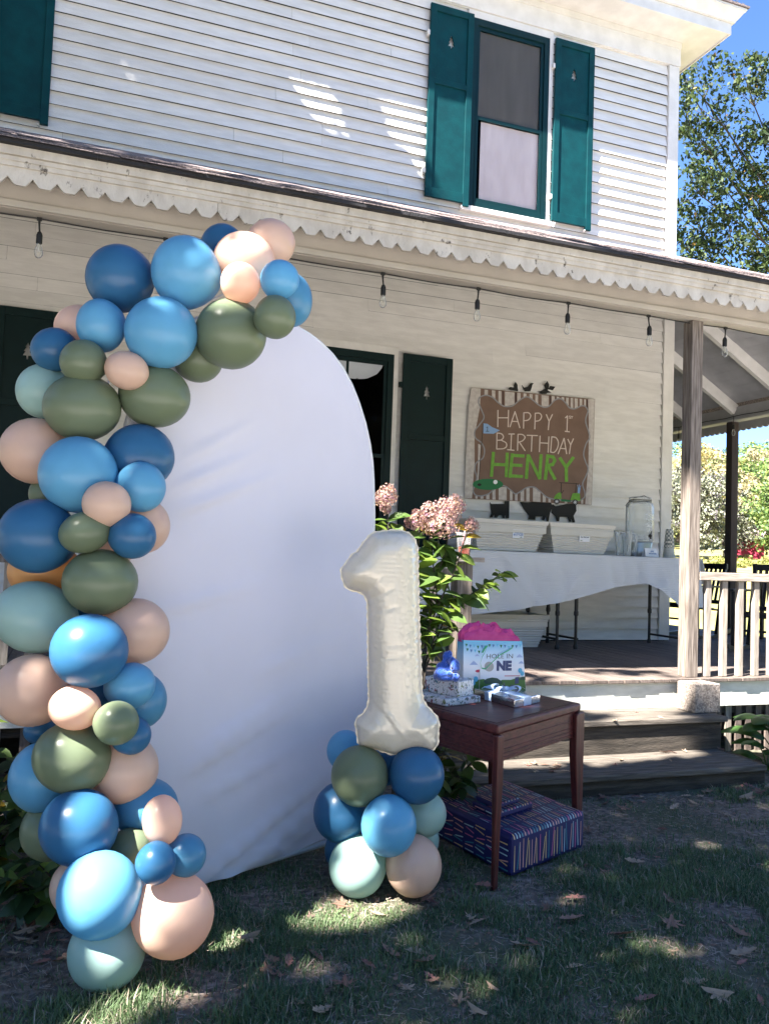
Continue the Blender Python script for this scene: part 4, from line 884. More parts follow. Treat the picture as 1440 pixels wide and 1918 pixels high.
# big wrapped presents under the table
def candle_present(P, U, V, u, v, h, label, seed):
    rg = random.Random(seed); root = thing('wrapped_present', label, 'present', P, 'presents in navy candle print paper')
    box3(P, U, V, u, v, h, 'gift_box', M_NAVY, min(.02, h*.25), root)
    cols = [mat('candle_print_%s' % nm, c, .5) for nm, c in (('pink', (.62, .16, .30)), ('mint', (.42, .62, .66)), ('yellow', (.72, .50, .22)), ('teal', (.05, .26, .32)), ('peach', (.70, .38, .30)))]
    mb = MB()
    def face(O, A_, B_, la, lb, Nn):                # A_: long axis of the candles
        rows = max(1, int(la/.085)); pl = la/rows
        for r in range(rows):
            t = .006; k = 0
            while t < lb-.008:
                a0 = r*pl+.004+(k % 2)*.006; a1 = min(la-.006, a0+pl*rg.uniform(.72, .9)); w = .0062; sk = rg.uniform(-.020, .020) if k % 3 else 0
                b1 = min(max(t+sk, .004), lb-.006)
                q0, q1 = O+A_*a0+B_*t, O+A_*a1+B_*b1
                if a1 > a0+.01: mb.add([q0-B_*w/2+Nn*.0012, q0+B_*w/2+Nn*.0012, q1+B_*w/2*.7+Nn*.0012, q1-B_*w/2*.7+Nn*.0012], [(0, 1, 2, 3)], rg.randrange(5))
                t += rg.uniform(.019, .028); k += 1
    e = min(.018, h*.2)
    face(P+Z_*h+U*e+V*e, V, U, v-2*e, u-2*e, Z_); face(P+V*e+Z_*e, V, Z_, v-2*e, h-2*e, -U); face(P+U*e+Z_*e, Z_, U, h-2*e, u-2*e, -V); face(P+U*u+V*e+Z_*e, V, Z_, v-2*e, h-2*e, U)
    # candles that run over the front edges
    x = e
    while x < u-e:
        c_ = rg.randrange(5); q = P+U*x
        mb.add([q+Z_*(h-e)-V*.0012, q+U*.006+Z_*(h-e)-V*.0012, q+U*.006+Z_*(h-e*.3)+V*(e*.3)-V*.0012*.7+Z_*.0009, q+Z_*(h-e*.3)+V*(e*.3)-V*.0008+Z_*.0009, q+U*.006+V*e+Z_*(h+.0012), q+V*e+Z_*(h+.0012)], [(0, 1, 2, 3), (3, 2, 4, 5)], c_); x += rg.uniform(.019, .027)
    mb.build('candle_print', cols, root)
    return root
P = onz(956, 1647, .0); Q = onz(1093, 1590, .0); W_ = onz(838, 1572, 0); u = Q-P; lu = u.length; u.normalize(); v = W_-P; v.normalize(); v = (v+Vector((-u.y, u.x, 0))*.25).normalized(); P = Vector((P.x, P.y, .004))
candle_present(P, u, v, lu, .66, .185, 'large flat navy present with candle print lying on the grass under the table', 1)
P1 = P+u*.10+v*.20+Z_*.1865; candle_present(P1, u, v, .29, .22, .032, 'medium navy candle print present lying on top of the large one', 2)
P1 = P+u*.12+v*.24+Z_*.2195; candle_present(P1, u, v, .20, .17, .022, 'smallest navy candle print present, topmost of the pile under the table', 3)

# ------------------------------------------------------------------ birthday banner and the plaque behind it
YBN = YW-.035
banner = thing('birthday_banner', 'hand lettered brown paper banner reading HAPPY 1ST BIRTHDAY HENRY on the porch wall', 'banner', (4.7, YBN, 2.07))
def bq(x, y, layer=0): return ony(860+x/5.3333, 700+y/5.3333, YBN-.0011*layer)
def flat(mb, pts, layer, mi=0, th=.0008):
    Q = [bq(x, y, layer) for x, y in pts]; tri = tessellate_polygon([Q]); n = len(Q); vec = Vector((0, th, 0))
    mb.add(Q+[q+vec for q in Q], [tuple(t) for t in tri]+[(i, (i+1) % n, n+(i+1) % n, n+i) for i in range(n)], mi)
def stroke(mb, pts, w, layer, mi=0):
    for i in range(len(pts)-1):
        a, b = Vector(pts[i]), Vector(pts[i+1]); d = (b-a); d = d.normalized() if d.length else Vector((1, 0)); nn = Vector((-d.y, d.x))*w/2; ex = d*w*.3
        flat(mb, [a-ex-nn, b+ex-nn, b+ex+nn, a-ex+nn], layer+.07*(i % 3), mi)
def smooth_line(pts, k=5):
    P = [Vector(p) for p in pts]; P = [2*P[0]-P[1]]+P+[2*P[-1]-P[-2]]; out = []
    for i in range(1, len(P)-2):
        for j in range(k):
            t = j/k; a, b, c, d = P[i-1:i+3]; out.append(.5*((2*b)+(c-a)*t+(2*a-5*b+4*c-d)*t*t+(3*b-a-3*c+d)*t**3))
    return out+[P[-2]]
pa = MB(); NXB, NYB = 24, 24                          # slightly buckled paper sheet
c4 = [(122, 137), (1353, 256), (1320, 1310), (50, 1247)]
for j in range(NYB+1):
    for i in range(NXB+1):
        u, v = i/NXB, j/NYB; t = Vector(c4[0]).lerp(Vector(c4[1]), u); b = Vector(c4[3]).lerp(Vector(c4[2]), u); p = t.lerp(b, v)
        if i == 0: p.x += 9*math.sin(v*9)
        q = ony(860+p.x/5.3333, 700+p.y/5.3333, YBN+.0015); q.y += .0012*noise.noise(Vector((u*5, v*5, 0))); pa.v.append(tuple(q))
for j in range(NYB):
    for i in range(NXB): k = j*(NXB+1)+i; pa.f.append((k, k+1, k+NXB+2, k+NXB+1)); pa.mi.append(0)
pa.build('paper', M_KRAFT, banner)
TOPW = smooth_line([(190,290),(200,240),(260,215),(330,235),(390,290),(450,325),(530,320),(600,265),(670,230),(730,260),(790,310),(850,335),(900,320),(950,265),(1010,250),(1060,290),(1100,340),(1150,350),(1220,320),(1260,330),(1285,370)])
BOTW = smooth_line([(135,1170),(160,1210),(220,1220),(290,1200),(340,1160),(400,1130),(450,1120),(510,1160),(560,1200),(620,1170),(680,1135),(750,1135),(810,1180),(870,1230),(930,1250),(1010,1262),(1100,1275),(1200,1265),(1220,1255)])
LEFW = smooth_line([(190,290),(225,370),(245,440),(200,510),(155,570),(160,640),(220,690),(250,760),(235,840),(170,890),(155,960),(175,1040),(150,1120),(135,1170)])
RIGW = smooth_line([(1285,370),(1260,470),(1290,580),(1300,640),(1265,700),(1240,800),(1260,880),(1285,950),(1260,1030),(1230,1100),(1250,1180),(1250,1230),(1220,1255)])
def at_x(line, x):
    pts = sorted([(p.x, p.y) for p in line]); return float(np.interp(x, [p[0] for p in pts], [p[1] for p in pts]))
for st in ([(120,140),(212,149),(206,330),(178,480),(150,610),(152,900),(125,1245),(52,1244),(66,800),(96,300)], [(1284,252),(1350,258),(1318,1308),(1256,1304),(1288,900),(1292,500)], [(188,700),(214,712),(190,1080),(176,1090),(186,900)]):
    mb = MB(); flat(mb, st, 1.2); mb.build('border_strip', M_STRIPE, banner)
for a, b in ((250,285),(325,358),(390,420),(455,550),(578,610),(640,668),(700,730),(758,785),(820,890),(920,950),(970,995),(1020,1045),(1065,1090),(1110,1135),(1150,1180),(1200,1225),(1245,1262)):
    mb = MB(); y0 = lambda x: 145+(x-120)*.097; flat(mb, [(a, y0(a)), (b, y0(b)), (b, at_x(TOPW, b)), (a, at_x(TOPW, a))], 1.2); mb.build('border_stripe', M_STRIPE, banner)
for a, b in ((430,442),(556,572),(905,915),(958,966),(1270,1280)):
    mb = MB(); flat(mb, [(a, y0(a)), (b, y0(b)), (b, at_x(TOPW, b)), (a, at_x(TOPW, a))], 1.1); mb.build('border_stripe', M_DKSTR, banner)
for a, b in ((160,182),(210,240),(268,300),(330,360),(392,472),(505,530),(555,580),(610,645),(668,700),(735,808),(832,862),(888,912),(1050,1075),(1215,1235)):
    mb = MB(); y1 = lambda x: 1246+(x-125)*.05; flat(mb, [(a, at_x(BOTW, a)), (b, at_x(BOTW, b)), (b, y1(b)), (a, y1(a))], 1.2); mb.build('border_stripe', M_STRIPE, banner)
for L_ in (TOPW, BOTW, LEFW, RIGW):
    mb = MB(); stroke(mb, L_, 13, 2.4); mb.build('wavy_outline', M_OUTL, banner)
LET = {'HAPPY': ['385,365 383,530','490,365 487,530','385,440 490,440','505,530 555,378 603,540','525,475 585,478','640,545 643,390','643,390 690,390 712,420 690,460 643,470','752,552 757,395','757,395 800,395 820,425 800,465 755,475','868,408 895,475 928,408','895,475 887,560'],
 'FIRST': ['1058,440 1078,422 1073,578','1055,575 1098,580','1112,425 1098,422 1096,432 1110,438 1108,446 1094,444','1115,425 1133,427','1124,426 1122,448'],
 'BIRTHDAY': ['375,592 372,750','375,592 420,600 440,630 420,660 375,665','420,665 465,690 470,725 440,748 372,752','492,602 550,602','520,602 513,760','480,758 545,765','585,605 580,765','585,605 630,608 655,635 630,670 585,685','600,685 655,768','675,615 780,618','725,617 718,775','805,622 798,780','893,630 885,785','803,690 890,695','922,630 910,780','922,630 965,640 988,690 975,750 945,785 910,782','985,800 1045,645 1070,800','1005,745 1060,750','1083,655 1110,710 1138,650','1110,710 1097,800']}
CNT = {'HAPPY': (3, 2, 2, 2, 2), 'FIRST': (2, 1, 2), 'BIRTHDAY': (3, 3, 3, 2, 3, 2, 2, 2)}
for kx, st in [(k_, g_) for k_, v_ in LET.items() for g_ in [v_[sum(CNT[k_][:i_]):sum(CNT[k_][:i_+1])] for i_ in range(len(CNT[k_]))]]:
    mb = MB()
    for p in st:
        pts = [tuple(map(float, q.split(','))) for q in p.split()]
        if len(pts) > 3: pts = smooth_line(pts, 4)
        fine = len(p) > 0 and kx == 'FIRST' and pts[0][0] > 1090 and pts[0][1] < 440
        stroke(mb, pts, 5 if fine else 10.5, 2)
    mb.build('letter', M_CHALK, banner)
HEN = ['340,790 320,1020','478,798 468,1025','335,905 475,910','527,805 505,1030','525,815 640,822','515,912 620,917','508,1020 625,1027','685,815 668,1040','690,818 800,1045','815,815 802,1045','882,815 858,1050','880,824 935,830 953,868 930,908 870,918','885,925 952,1050','1005,845 1065,935','1135,840 1065,935','1066,930 1068,1070']
k = 0
for c_ in (3, 4, 3, 3, 3):
    mb = MB()
    for p in HEN[k:k+c_]:
        stroke(mb, [tuple(map(float, q.split(','))) for q in p.split()], 31, 2+.25*(k % 4)); k += 1
    mb.build('letter', M_LIME, banner)
mb = MB(); el = lambda cx_, cy_, rx, ry, n=28: [(cx_+rx*math.cos(a), cy_+ry*math.sin(a)) for a in np.linspace(0, 2*math.pi, n, endpoint=False)]
flat(mb, el(285, 1105, 152, 56), 3.2); mb.build('putting_green', M_GREENP, banner)
mb = MB(); flat(mb, el(200, 1108, 20, 13), 4.2); flat(mb, el(372, 1092, 11, 12), 4.2); stroke(mb, [(238, 500), (192, 1070)], 4, 3.6); mb.build('flag_pole', M_SILH, banner)
mb = MB(); flat(mb, el(360, 1082, 21, 21), 5.2); mb.build('golf_ball', M_PAPER, banner)
mb = MB(); flat(mb, [(240,495),(280,500),(330,535),(405,565),(370,585),(340,600),(240,596)], 4.2); fl_ = mb.build('flag', M_FLAG, banner)
mb = MB(); stroke(mb, [(270, 537), (282, 530), (279, 574)], 5, 5.2); stroke(mb, [(266, 575), (295, 575)], 5, 5.3); mb.build('flag_number', M_SILH, fl_)
mb = MB(); flat(mb, [(940,1250),(960,1210),(985,1190),(1015,1185),(1018,1252)], 4.2); flat(mb, [(1108,1262),(1130,1195),(1200,1190),(1207,1268)], 4.2); ct = mb.build('golf_cart', M_LIME, banner)
mb = MB(); flat(mb, [(1016,1252),(1110,1262),(1110,1280),(1016,1275)], 4.0); mb.build('cart_floor', M_GREENP, ct)
mb = MB(); stroke(mb, [(1018, 1090), (1014, 1190)], 5, 4.3); stroke(mb, [(1165, 1095), (1160, 1195)], 5, 4.3); stroke(mb, [(998, 1088), (1190, 1100)], 5, 4.5); stroke(mb, [(1020, 1195), (1040, 1165)], 5, 4.4); mb.build('cart_frame', M_SILH, ct)
for cx_, cy_ in ((972, 1276), (1155, 1284)):
    mb = MB(); flat(mb, el(cx_, cy_, 28, 28), 5); mb.build('cart_wheel', M_SILH, ct)
    mb = MB()
    for a in np.linspace(0, math.pi, 4, endpoint=False): stroke(mb, [(cx_-19*math.cos(a), cy_-19*math.sin(a)), (cx_+19*math.cos(a), cy_+19*math.sin(a))], 3.5, 6+a*.2)
    mb.build('wheel_spoke', M_PAPER, ct)
mb = MB(); flat(mb, [(1182,1135),(1208,1138),(1202,1195),(1180,1192)], 5); stroke(mb, [(1185, 1135), (1178, 1112)], 5, 5.4); stroke(mb, [(1195, 1135), (1196, 1108)], 5, 5.5); stroke(mb, [(1203, 1135), (1212, 1118)], 5, 5.6); mb.build('golf_bag', M_FLAG, ct)
plaque = thing('bear_plaque', 'black silhouette plaque of bears, leaves and a bird showing around the paper banner', 'wall plaque', (4.7, YW-.02, 2.0))
def sil(name, polys):
    mb = MB()
    for pts in polys:
        Q = [ony(860+x/5.3333, 700+y/5.3333, YW-.026) for x, y in pts]; tri = tessellate_polygon([Q]); n = len(Q); vec = Vector((0, .006, 0))
        mb.add(Q+[q+vec for q in Q], [tuple(t) for t in tri]+[tuple(n+i for i in t) for t in tri]+[(i, (i+1) % n, n+(i+1) % n, n+i) for i in range(n)])
    mb.build(name, M_SILH, plaque)
sil('bear', [[(305,1283),(320,1300),(450,1300),(455,1270),(500,1270),(495,1445),(468,1445),(455,1408),(450,1445),(430,1440),(425,1412),(395,1412),(375,1440),(352,1438),(347,1405),(330,1435),(300,1440),(318,1395)]])
sil('bear', [[(605,1280),(690,1290),(760,1270),(915,1290),(930,1330),(905,1390),(890,1475),(870,1475),(865,1425),(845,1465),(825,1460),(830,1425),(760,1425),(757,1460),(690,1455),(695,1420),(650,1360)]])
sil('bear', [[(930,1300),(960,1325),(1070,1300),(1165,1300),(1168,1370),(1140,1420),(1155,1485),(1130,1485),(1112,1440),(1118,1480),(1095,1480),(1080,1430),(1000,1430),(995,1475),(970,1475),(965,1430),(920,1390)]])
sil('leaf_cluster', [[(490,145),(515,131),(545,138),(585,150),(585,175),(500,160)], [(548,150),(545,115),(560,82),(580,108),(582,150)]])
sil('bird', [[(625,112),(645,140),(680,130),(705,100),(722,92),(742,95),(728,112),(722,140),(708,175),(655,175),(638,152)]])
sil('leaf_cluster', [[(800,182),(850,150),(885,165),(870,200),(820,200)], [(862,160),(848,112),(880,74),(897,112),(885,160)], [(885,155),(908,121),(957,130),(932,165)], [(860,150),(920,188),(860,195)]])

# ------------------------------------------------------------------ folding table, cloth and what stands on it
ZTB = 1.528; tx0, tx1, ty0, ty1 = 2.95, 6.22, 7.30, 8.02
ft = thing('folding_table', 'long folding table with black legs under a white cloth on the porch', 'table', ((tx0+tx1)/2, (ty0+ty1)/2, ZD))
MB().box(tx0, tx1, ty0, ty1, ZTB-.045, ZTB-.004).build('tabletop', M_TUB, ft, bevel=.008)
def fleg(x, y): 
    l = MB().tube([(x, y, ZTB-.046), (x, y, ZD+.36)], .019, 10); l.tube([(x, y, ZD+.37), (x, y, ZD+.04)], .015, 10); l.lathe([(.021, 0), (.023, .03), (.017, .045)], (x, y, ZD), 10); l.lathe([(.0195, .33), (.0235, .34), (.0235, .37), (.0195, .38)], (x, y, ZD), 10); return l
fx_ = [onz(1051, 1218, ZD), onz(1091, 1219, ZD), onz(1025, 1204, ZD), onz(1224, 1201, ZD)]
f1, f2, f3, f4 = (4.573, 7.36), (4.80, 7.36), (4.82, 7.94), (6.15, 7.94)
for (x, y) in ((4.573, 7.36), (4.80, 7.38), (4.573, 7.94), (4.83, 7.96), (6.13, 7.96), (6.13, 7.38), (3.1, 7.38), (3.1, 7.94)): fleg(x, y).build('leg', M_BLACK, ft)
for x in (4.573, 4.815, 6.13, 3.1): MB().tube([(x, 7.37, ZD+.10), (x, 7.95, ZD+.10)], .012, 8).build('leg_brace', M_BLACK, ft)
# cloth
hemx = [(840,1153),(880,1150),(959,1142),(1025,1130),(1065,1124),(1099,1114),(1133,1102),(1170,1095),(1197,1091),(1223,1104),(1249,1124),(1258,1136)]
hem = sorted([(lambda p: (p.x, p.z))(ony(x, y, ty0-.04)) for x, y in hemx])
def hemz(x): return float(np.interp(x, [h[0] for h in hem], [h[1] for h in hem]))
clo = MB(); NXc = 150; x0c, x1c = tx0-.25, tx1+.012
rowsv = [('t', 0), ('t', .34), ('t', .68), ('t', .92), ('t', 1)]+[('d', k/22) for k in range(0, 23)]
for j, (kd, t) in enumerate(rowsv):
    for i in range(NXc+1):
        x = x0c+(x1c-x0c)*i/NXc
        if kd == 't':
            y = ty1+.03-(ty1+.03-(ty0-.012))*t; zz = ZTB+.0035+.003*noise.noise(Vector((x*5, y*5, 0)))*(1 if t < 1 else .3)-(.003 if t == 1 else 0)
            clo.v.append((x, y, zz))
        else:
            dz = hemz(x); zz = ZTB-.004+(dz-ZTB)*t
            wv = .030*math.sin(x*6.3+.6+1.5*math.sin(x*1.7))*t+.018*math.sin(x*15.7+2*math.sin(x*2.3))*t**.6+.026*noise.noise(Vector((x*3, t*2, 5)))*t
            fold = .045*math.exp(-((x-5.9-.12*t)/.05)**2)*t**.5+.035*math.exp(-((x-5.62-.3*(1-t))/.06)**2)*t-.03*math.exp(-((x-5.78)/.05)**2)*t+.03*math.exp(-((x-5.0+.5*t)/.09)**2)*t+.015*math.exp(-((x-3.9-.4*t)/.05)**2)
            flare = .09*t*math.exp(-((x-5.7)/.5)**2)
            clo.v.append((x, ty0-.018-.028*t-abs(wv)*.9-fold-flare, zz))
n = NXc+1
for j in range(len(rowsv)-1):
    for i in range(NXc): clo.f.append((j*n+i, j*n+i+1, (j+1)*n+i+1, (j+1)*n+i)); clo.mi.append(0)
o0 = len(clo.v); NS = 14                              # short drop at the right-hand end
for j in range(9):
    for i in range(NS+1):
        y = ty0-.05+(ty1+.03-ty0+.05)*i/NS; t = j/8; dz = (.36 if i == 0 else .30-.13*math.sin(min(1, i/NS*1.6)*math.pi/2)+.02*math.sin(i*1.3))
        clo.v.append((x1c+.006+.05*t*(1+.5*math.sin(i*1.1))+.02*t, y-(.05*t if i < 2 else 0), ZTB+.0025-dz*t))
for j in range(8):
    for i in range(NS): k = o0+j*(NS+1)+i; clo.f.append((k, k+1, k+NS+2, k+NS+1)); clo.mi.append(0)
def cloth_mat():
    M = M_CLOTH; n_ = M.node_tree.nodes; L = M.node_tree.links; b = n_['Principled BSDF']
    w = n_.new('ShaderNodeTexWave'); w.wave_type = 'BANDS'; w.bands_direction = 'Z'; w.inputs['Scale'].default_value = 17; tc = n_.new('ShaderNodeTexCoord'); L.new(tc.outputs['Object'], w.inputs[0]); w.inputs['Distortion'].default_value = .4
    bp_ = n_.new('ShaderNodeBump'); bp_.inputs['Strength'].default_value = .35; bp_.inputs['Distance'].default_value = .006; L.new(w.outputs['Fac'], bp_.inputs['Height']); L.new(bp_.outputs[0], b.inputs['Normal'])
cloth_mat()
tag(clo.build('tablecloth', M_CLOTH, None, smooth=True), 'white ribbed vinyl cloth hanging in a crooked drape over the porch table', 'tablecloth')
ZC = ZTB+.008
def tub(x0, x1, b0, b1, yf, dep, zb, h, label, group, card=None, handle=False):
    root = thing('planter_tub', label, 'tub', ((x0+x1)/2, yf+dep/2, zb), group)
    mb = MB(); NR = 26; rings = []
    lean = .05
    for k in range(NR+1):
        t = k/NR; rib = (.0038 if k % 2 else -.0038)*(1 if 1 < k < NR-4 else 0)
        xa, xb = b0+(x0-b0)*t, b1+(x1-b1)*t; ya, yb = yf-lean*t+lean-rib, yf+dep-.03+.05*t+rib; xa -= rib; xb += rib
        if k >= NR-3: xa -= .006; xb += .006; ya -= .006; yb += .006
        rings.append([(xa, ya, zb+h*t), (xb, ya, zb+h*t), (xb, yb, zb+h*t), (xa, yb, zb+h*t)])
    for r in rings: mb.v += r
    mb.f = [(3, 2, 1, 0)]+[(i*4+k, i*4+(k+1) % 4, (i+1)*4+(k+1) % 4, (i+1)*4+k) for i in range(NR) for k in range(4)]; mb.mi = [0]*len(mb.f)
    o = len(mb.v); r = rings[-1]; cxm, cym = (r[0][0]+r[1][0])/2, (r[0][1]+r[2][1])/2
    inn = [(cxm+(p[0]-cxm)*.94, cym+(p[1]-cym)*.92, p[2]) for p in r]; low = [(p[0], p[1], p[2]-.12) for p in inn]
    mb.v += inn+low
    for k in range(4): mb.f += [(NR*4+k, NR*4+(k+1) % 4, o+(k+1) % 4, o+k), (o+k, o+(k+1) % 4, o+4+(k+1) % 4, o+4+k)]
    mb.f.append((o+4, o+5, o+6, o+7)); mb.mi += [0]*9
    mb.build('tub_body', M_TUB, root)
    if handle:
        hb_ = MB(); pts = [(x1+.002+.03*math.sin(a), yf+dep/2+.05*math.cos(a), zb+h*.86-.06*abs(math.sin(a))) for a in np.linspace(0, math.pi, 12)]; hb_.tube(pts, .006, 6); hb_.build('handle', M_BLACK, root)
    if card:
        cx_, cz_, lines = card; q = lambda z: yf+lean-lean*((z-zb)/h)-.006
        cd_ = MB(); P = [(cx_-.062, q(cz_-.042), cz_-.042), (cx_+.062, q(cz_-.042), cz_-.042), (cx_+.062, q(cz_+.042), cz_+.042), (cx_-.062, q(cz_+.042), cz_+.042)]
        cd_.prism(P, (0, .002, 0)); c_ = cd_.build('name_card', M_PAPER, root)
        tx = MB(); V_ = Vector((0, -lean, h)).normalized()
        for (txt, size, dz, mi) in lines: add_text(tx, txt, size, Vector((cx_, q(cz_+dz)-.0012, cz_+dz)), X_, V_, .0006, mi)
        tx.prism([(cx_+(.012 if len(lines) > 1 else -.05), q(cz_-.03)-.001, cz_-.034), (cx_+(.045 if len(lines) > 1 else -.012), q(cz_-.03)-.001, cz_-.034), (cx_+(.04 if len(lines) > 1 else -.04), q(cz_-.027)-.001, cz_-.026)], (0, .0003, 0), 2)
        tx.build('card_lettering', [M_BLUEINK, M_DKINK, M_GRNINK], c_)
    return root
tl = ony(898, 1000, 7.40)
tub(3.62, 4.445, 3.70, 4.335, 7.36, .36, ZC, .300, 'cream ribbed planter tub with two line blue card at the left of the table', 'cream ribbed planter tubs', (ony(970, 1000, 7.38).x, ony(970, 1000, 7.38).z, [('WATER', .026, .012, 0), ('BOTTLES', .026, -.010, 0)]), True)
tub(4.475, 5.245, 4.555, 5.14, 7.38, .36, ZC, .300, 'cream ribbed planter tub with one line dark card beside the glass dispenser', 'cream ribbed planter tubs', (ony(1094, 1007, 7.40).x, ony(1094, 1007, 7.40).z, [('the 19th hole', .018, .004, 1)]), True)
tub(3.66, 4.575, 3.78, 4.47, 7.50, .38, ZD, .325, 'cream ribbed planter tub standing on the deck under the table', 'cream ribbed planter tubs')
# glass drinks dispenser
dc = ony(1196, 1038, 7.70); dz0 = ZC
disp = thing('drink_dispenser', 'tall clear glass drink dispenser with clamp lid and black spigot', 'drink dispenser', (dc.x, 7.70, dz0))
rD = .148; c0 = (dc.x, 7.70, dz0)
MB().lathe([(.105, 0), (.112, .01), (.125, .06), (.122, .065), (.13, .10), (.128, .105), (.137, .145), (.13, .16), (.0, .16)], c0, 28).build('metal_stand', mat('galvanised_metal', (.42, .45, .46), .35, metal=.8, var=.2), disp, smooth=True)
MB().lathe([(0, .162), (.138, .163), (rD, .18), (rD, .54), (.135, .575), (.112, .59), (.112, .605), (.108, .605), (.106, .588), (.13, .57), (rD-.006, .54), (rD-.006, .185), (.0, .175)], c0, 32).build('jar', M_DGLASS, disp, smooth=True)
MB().lathe([(0, .645), (.09, .645), (.118, .635), (.12, .622), (.10, .612), (0, .612)], c0, 28).build('glass_lid', M_DGLASS, disp, smooth=True)
wr = MB()
for zz in (.606, .590): wr.tube([(dc.x+.117*math.cos(a), 7.70+.117*math.sin(a), dz0+zz) for a in np.linspace(0, 2*math.pi, 28)], .0045, 6)
wr.tube([(dc.x-.115, 7.66, dz0+.61), (dc.x-.16, 7.66, dz0+.60), (dc.x-.20, 7.68, dz0+.54), (dc.x-.16, 7.70, dz0+.53), (dc.x-.14, 7.70, dz0+.56)], .004, 6)
wr.tube([(dc.x-.11, 7.66, dz0+.63), (dc.x, 7.63, dz0+.655), (dc.x+.11, 7.66, dz0+.63), (dc.x+.13, 7.68, dz0+.59)], .004, 6); wr.build('wire_clamp', M_BLACK, disp)
sg = MB(); sgc = Vector((dc.x+.02, 7.70-rD-.01, dz0+.225)); sg.ball(sgc, .02, 10, 8); sg.tube([sgc, sgc+Vector((.01, -.01, .05))], .006, 6); sg.tube([sgc, sgc+Vector((0, -.012, -.035))], .009, 8); sg.build('spigot', M_BLACK, disp, smooth=True)
em = MB(); 
for (txt, s_, zz) in (('LEMONADE', .028, .43), ('FRESH', .022, .38), ('CO.', .018, .34)): 
    vs, fs__ = text_mesh(txt, s_, .0005); em.add([(dc.x+.03+(rD+.001)*math.sin(v[0]/rD), 7.70-(rD+.001)*math.cos(v[0]/rD), dz0+zz+v[1]) for v in vs], fs__)
if False: em.build('embossing', M_PAPER, disp)
em2 = MB()
for zz, w_ in ((.45, .05), (.40, .07), (.395, .05), (.345, .05), (.325, .025)):
    for k in range(7):
        a = (k/6-.5)*w_*2/rD+.15; em2.ball((dc.x+(rD+.001)*math.sin(a), 7.70-(rD+.001)*math.cos(a), dz0+zz+.006*math.sin(k*2.3)), (.006, .002, .005), 6, 4)
em2.build('embossing', M_PAPER, disp)
# glass pitchers
def pitcher(x, y, label, s=1.):
    r = thing('glass_pitcher', label, 'pitcher', (x, y, ZC), 'clear glass pitchers')
    pf = [(0, 0), (.07, 0), (.074, .01), (.078, .12), (.088, .235), (.092, .25), (.086, .25), (.074, .12), (.068, .018), (0, .016)]
    mb = MB().lathe([(a*s, b*s) for a, b in pf], (x, y, ZC), 24)
    for k in range(len(mb.v)):
        vx, vy, vz = mb.v[k]; a = math.atan2(vy-y, vx-x); 
        if vz > ZC+.2*s and abs(abs(a)-math.pi) < .5: mb.v[k] = (vx-.02*s*(vz-ZC-.2*s)/.05, vy, vz+.004)
    mb.build('pitcher_body', M_DGLASS, r, smooth=True)
    MB().tube([(x+.085*s, y-.01, ZC+.225*s), (x+.125*s, y-.02, ZC+.225*s), (x+.145*s, y-.025, ZC+.19*s), (x+.14*s, y-.025, ZC+.10*s), (x+.115*s, y-.02, ZC+.05*s), (x+.076*s, y-.01, ZC+.05*s)], .010*s, 8).build('handle', M_DGLASS, r, smooth=True)
p_ = ony(1168, 1037, 7.48); pitcher(p_.x-.01, 7.48, 'clear glass pitcher standing in front of the drink dispenser')
p_ = ony(1180, 1037, 7.62); pitcher(p_.x-.005, 7.63, 'clear glass pitcher half hidden behind the front pitcher', .95)
# tent card and cup stack
p_ = ony(1219, 1038, 7.42); tc_ = thing('tent_card', 'small white tent card with blue writing below the dispenser', 'card', (p_.x, 7.42, ZC))
mb = MB(); wC = .085; mb.hexa([(p_.x-wC, 7.40, ZC), (p_.x+wC, 7.40, ZC), (p_.x+wC, 7.403, ZC), (p_.x-wC, 7.403, ZC), (p_.x-wC+.012, 7.435, ZC+.088), (p_.x+wC-.005, 7.435, ZC+.088), (p_.x+wC-.005, 7.438, ZC+.088), (p_.x-wC+.012, 7.438, ZC+.088)])
mb.hexa([(p_.x-wC, 7.47, ZC), (p_.x+wC, 7.47, ZC), (p_.x+wC, 7.473, ZC), (p_.x-wC, 7.473, ZC), (p_.x-wC+.012, 7.4385, ZC+.088), (p_.x+wC-.005, 7.4385, ZC+.088), (p_.x+wC-.005, 7.4415, ZC+.088), (p_.x-wC+.012, 7.4415, ZC+.088)]); mb.build('card_sheet', M_PAPER, tc_)
mb = MB(); add_text(mb, 'pink', .024, Vector((p_.x+.01, 7.4205, ZC+.058)), X_, Vector((0, .37, .93)), .0006); add_text(mb, 'lemonade', .024, Vector((p_.x+.01, 7.4115, ZC+.034)), X_, Vector((0, .37, .93)), .0006); mb.build('card_lettering', M_BLUEINK, tc_)
p_ = ony(1252, 1040, 7.55); cs = thing('cup_stack', 'upside down stack of checked paper cups at the right end of the table', 'paper cups', (p_.x, 7.55, ZC))
def cupmat():
    M = bpy.data.materials.new('checked_cup_paper'); M.use_nodes = True; n_ = M.node_tree.nodes; L = M.node_tree.links; b = n_['Principled BSDF']; b.inputs['Roughness'].default_value = .5
    tc = n_.new('ShaderNodeTexCoord'); mp = n_.new('ShaderNodeMapping'); mp.inputs['Scale'].default_value = (45, 45, 45); L.new(tc.outputs['Object'], mp.inputs[0]); ck = n_.new('ShaderNodeTexChecker'); ck.inputs['Scale'].default_value = 1; ck.inputs[1].default_value = (.66, .62, .52, 1); ck.inputs[2].default_value = (.16, .18, .16, 1); L.new(mp.outputs[0], ck.inputs[0]); L.new(ck.outputs[0], b.inputs['Base Color']); return M
M_CUP = cupmat(); M_CUPP = mat('plain_cup_paper', (.52, .52, .46), .5)
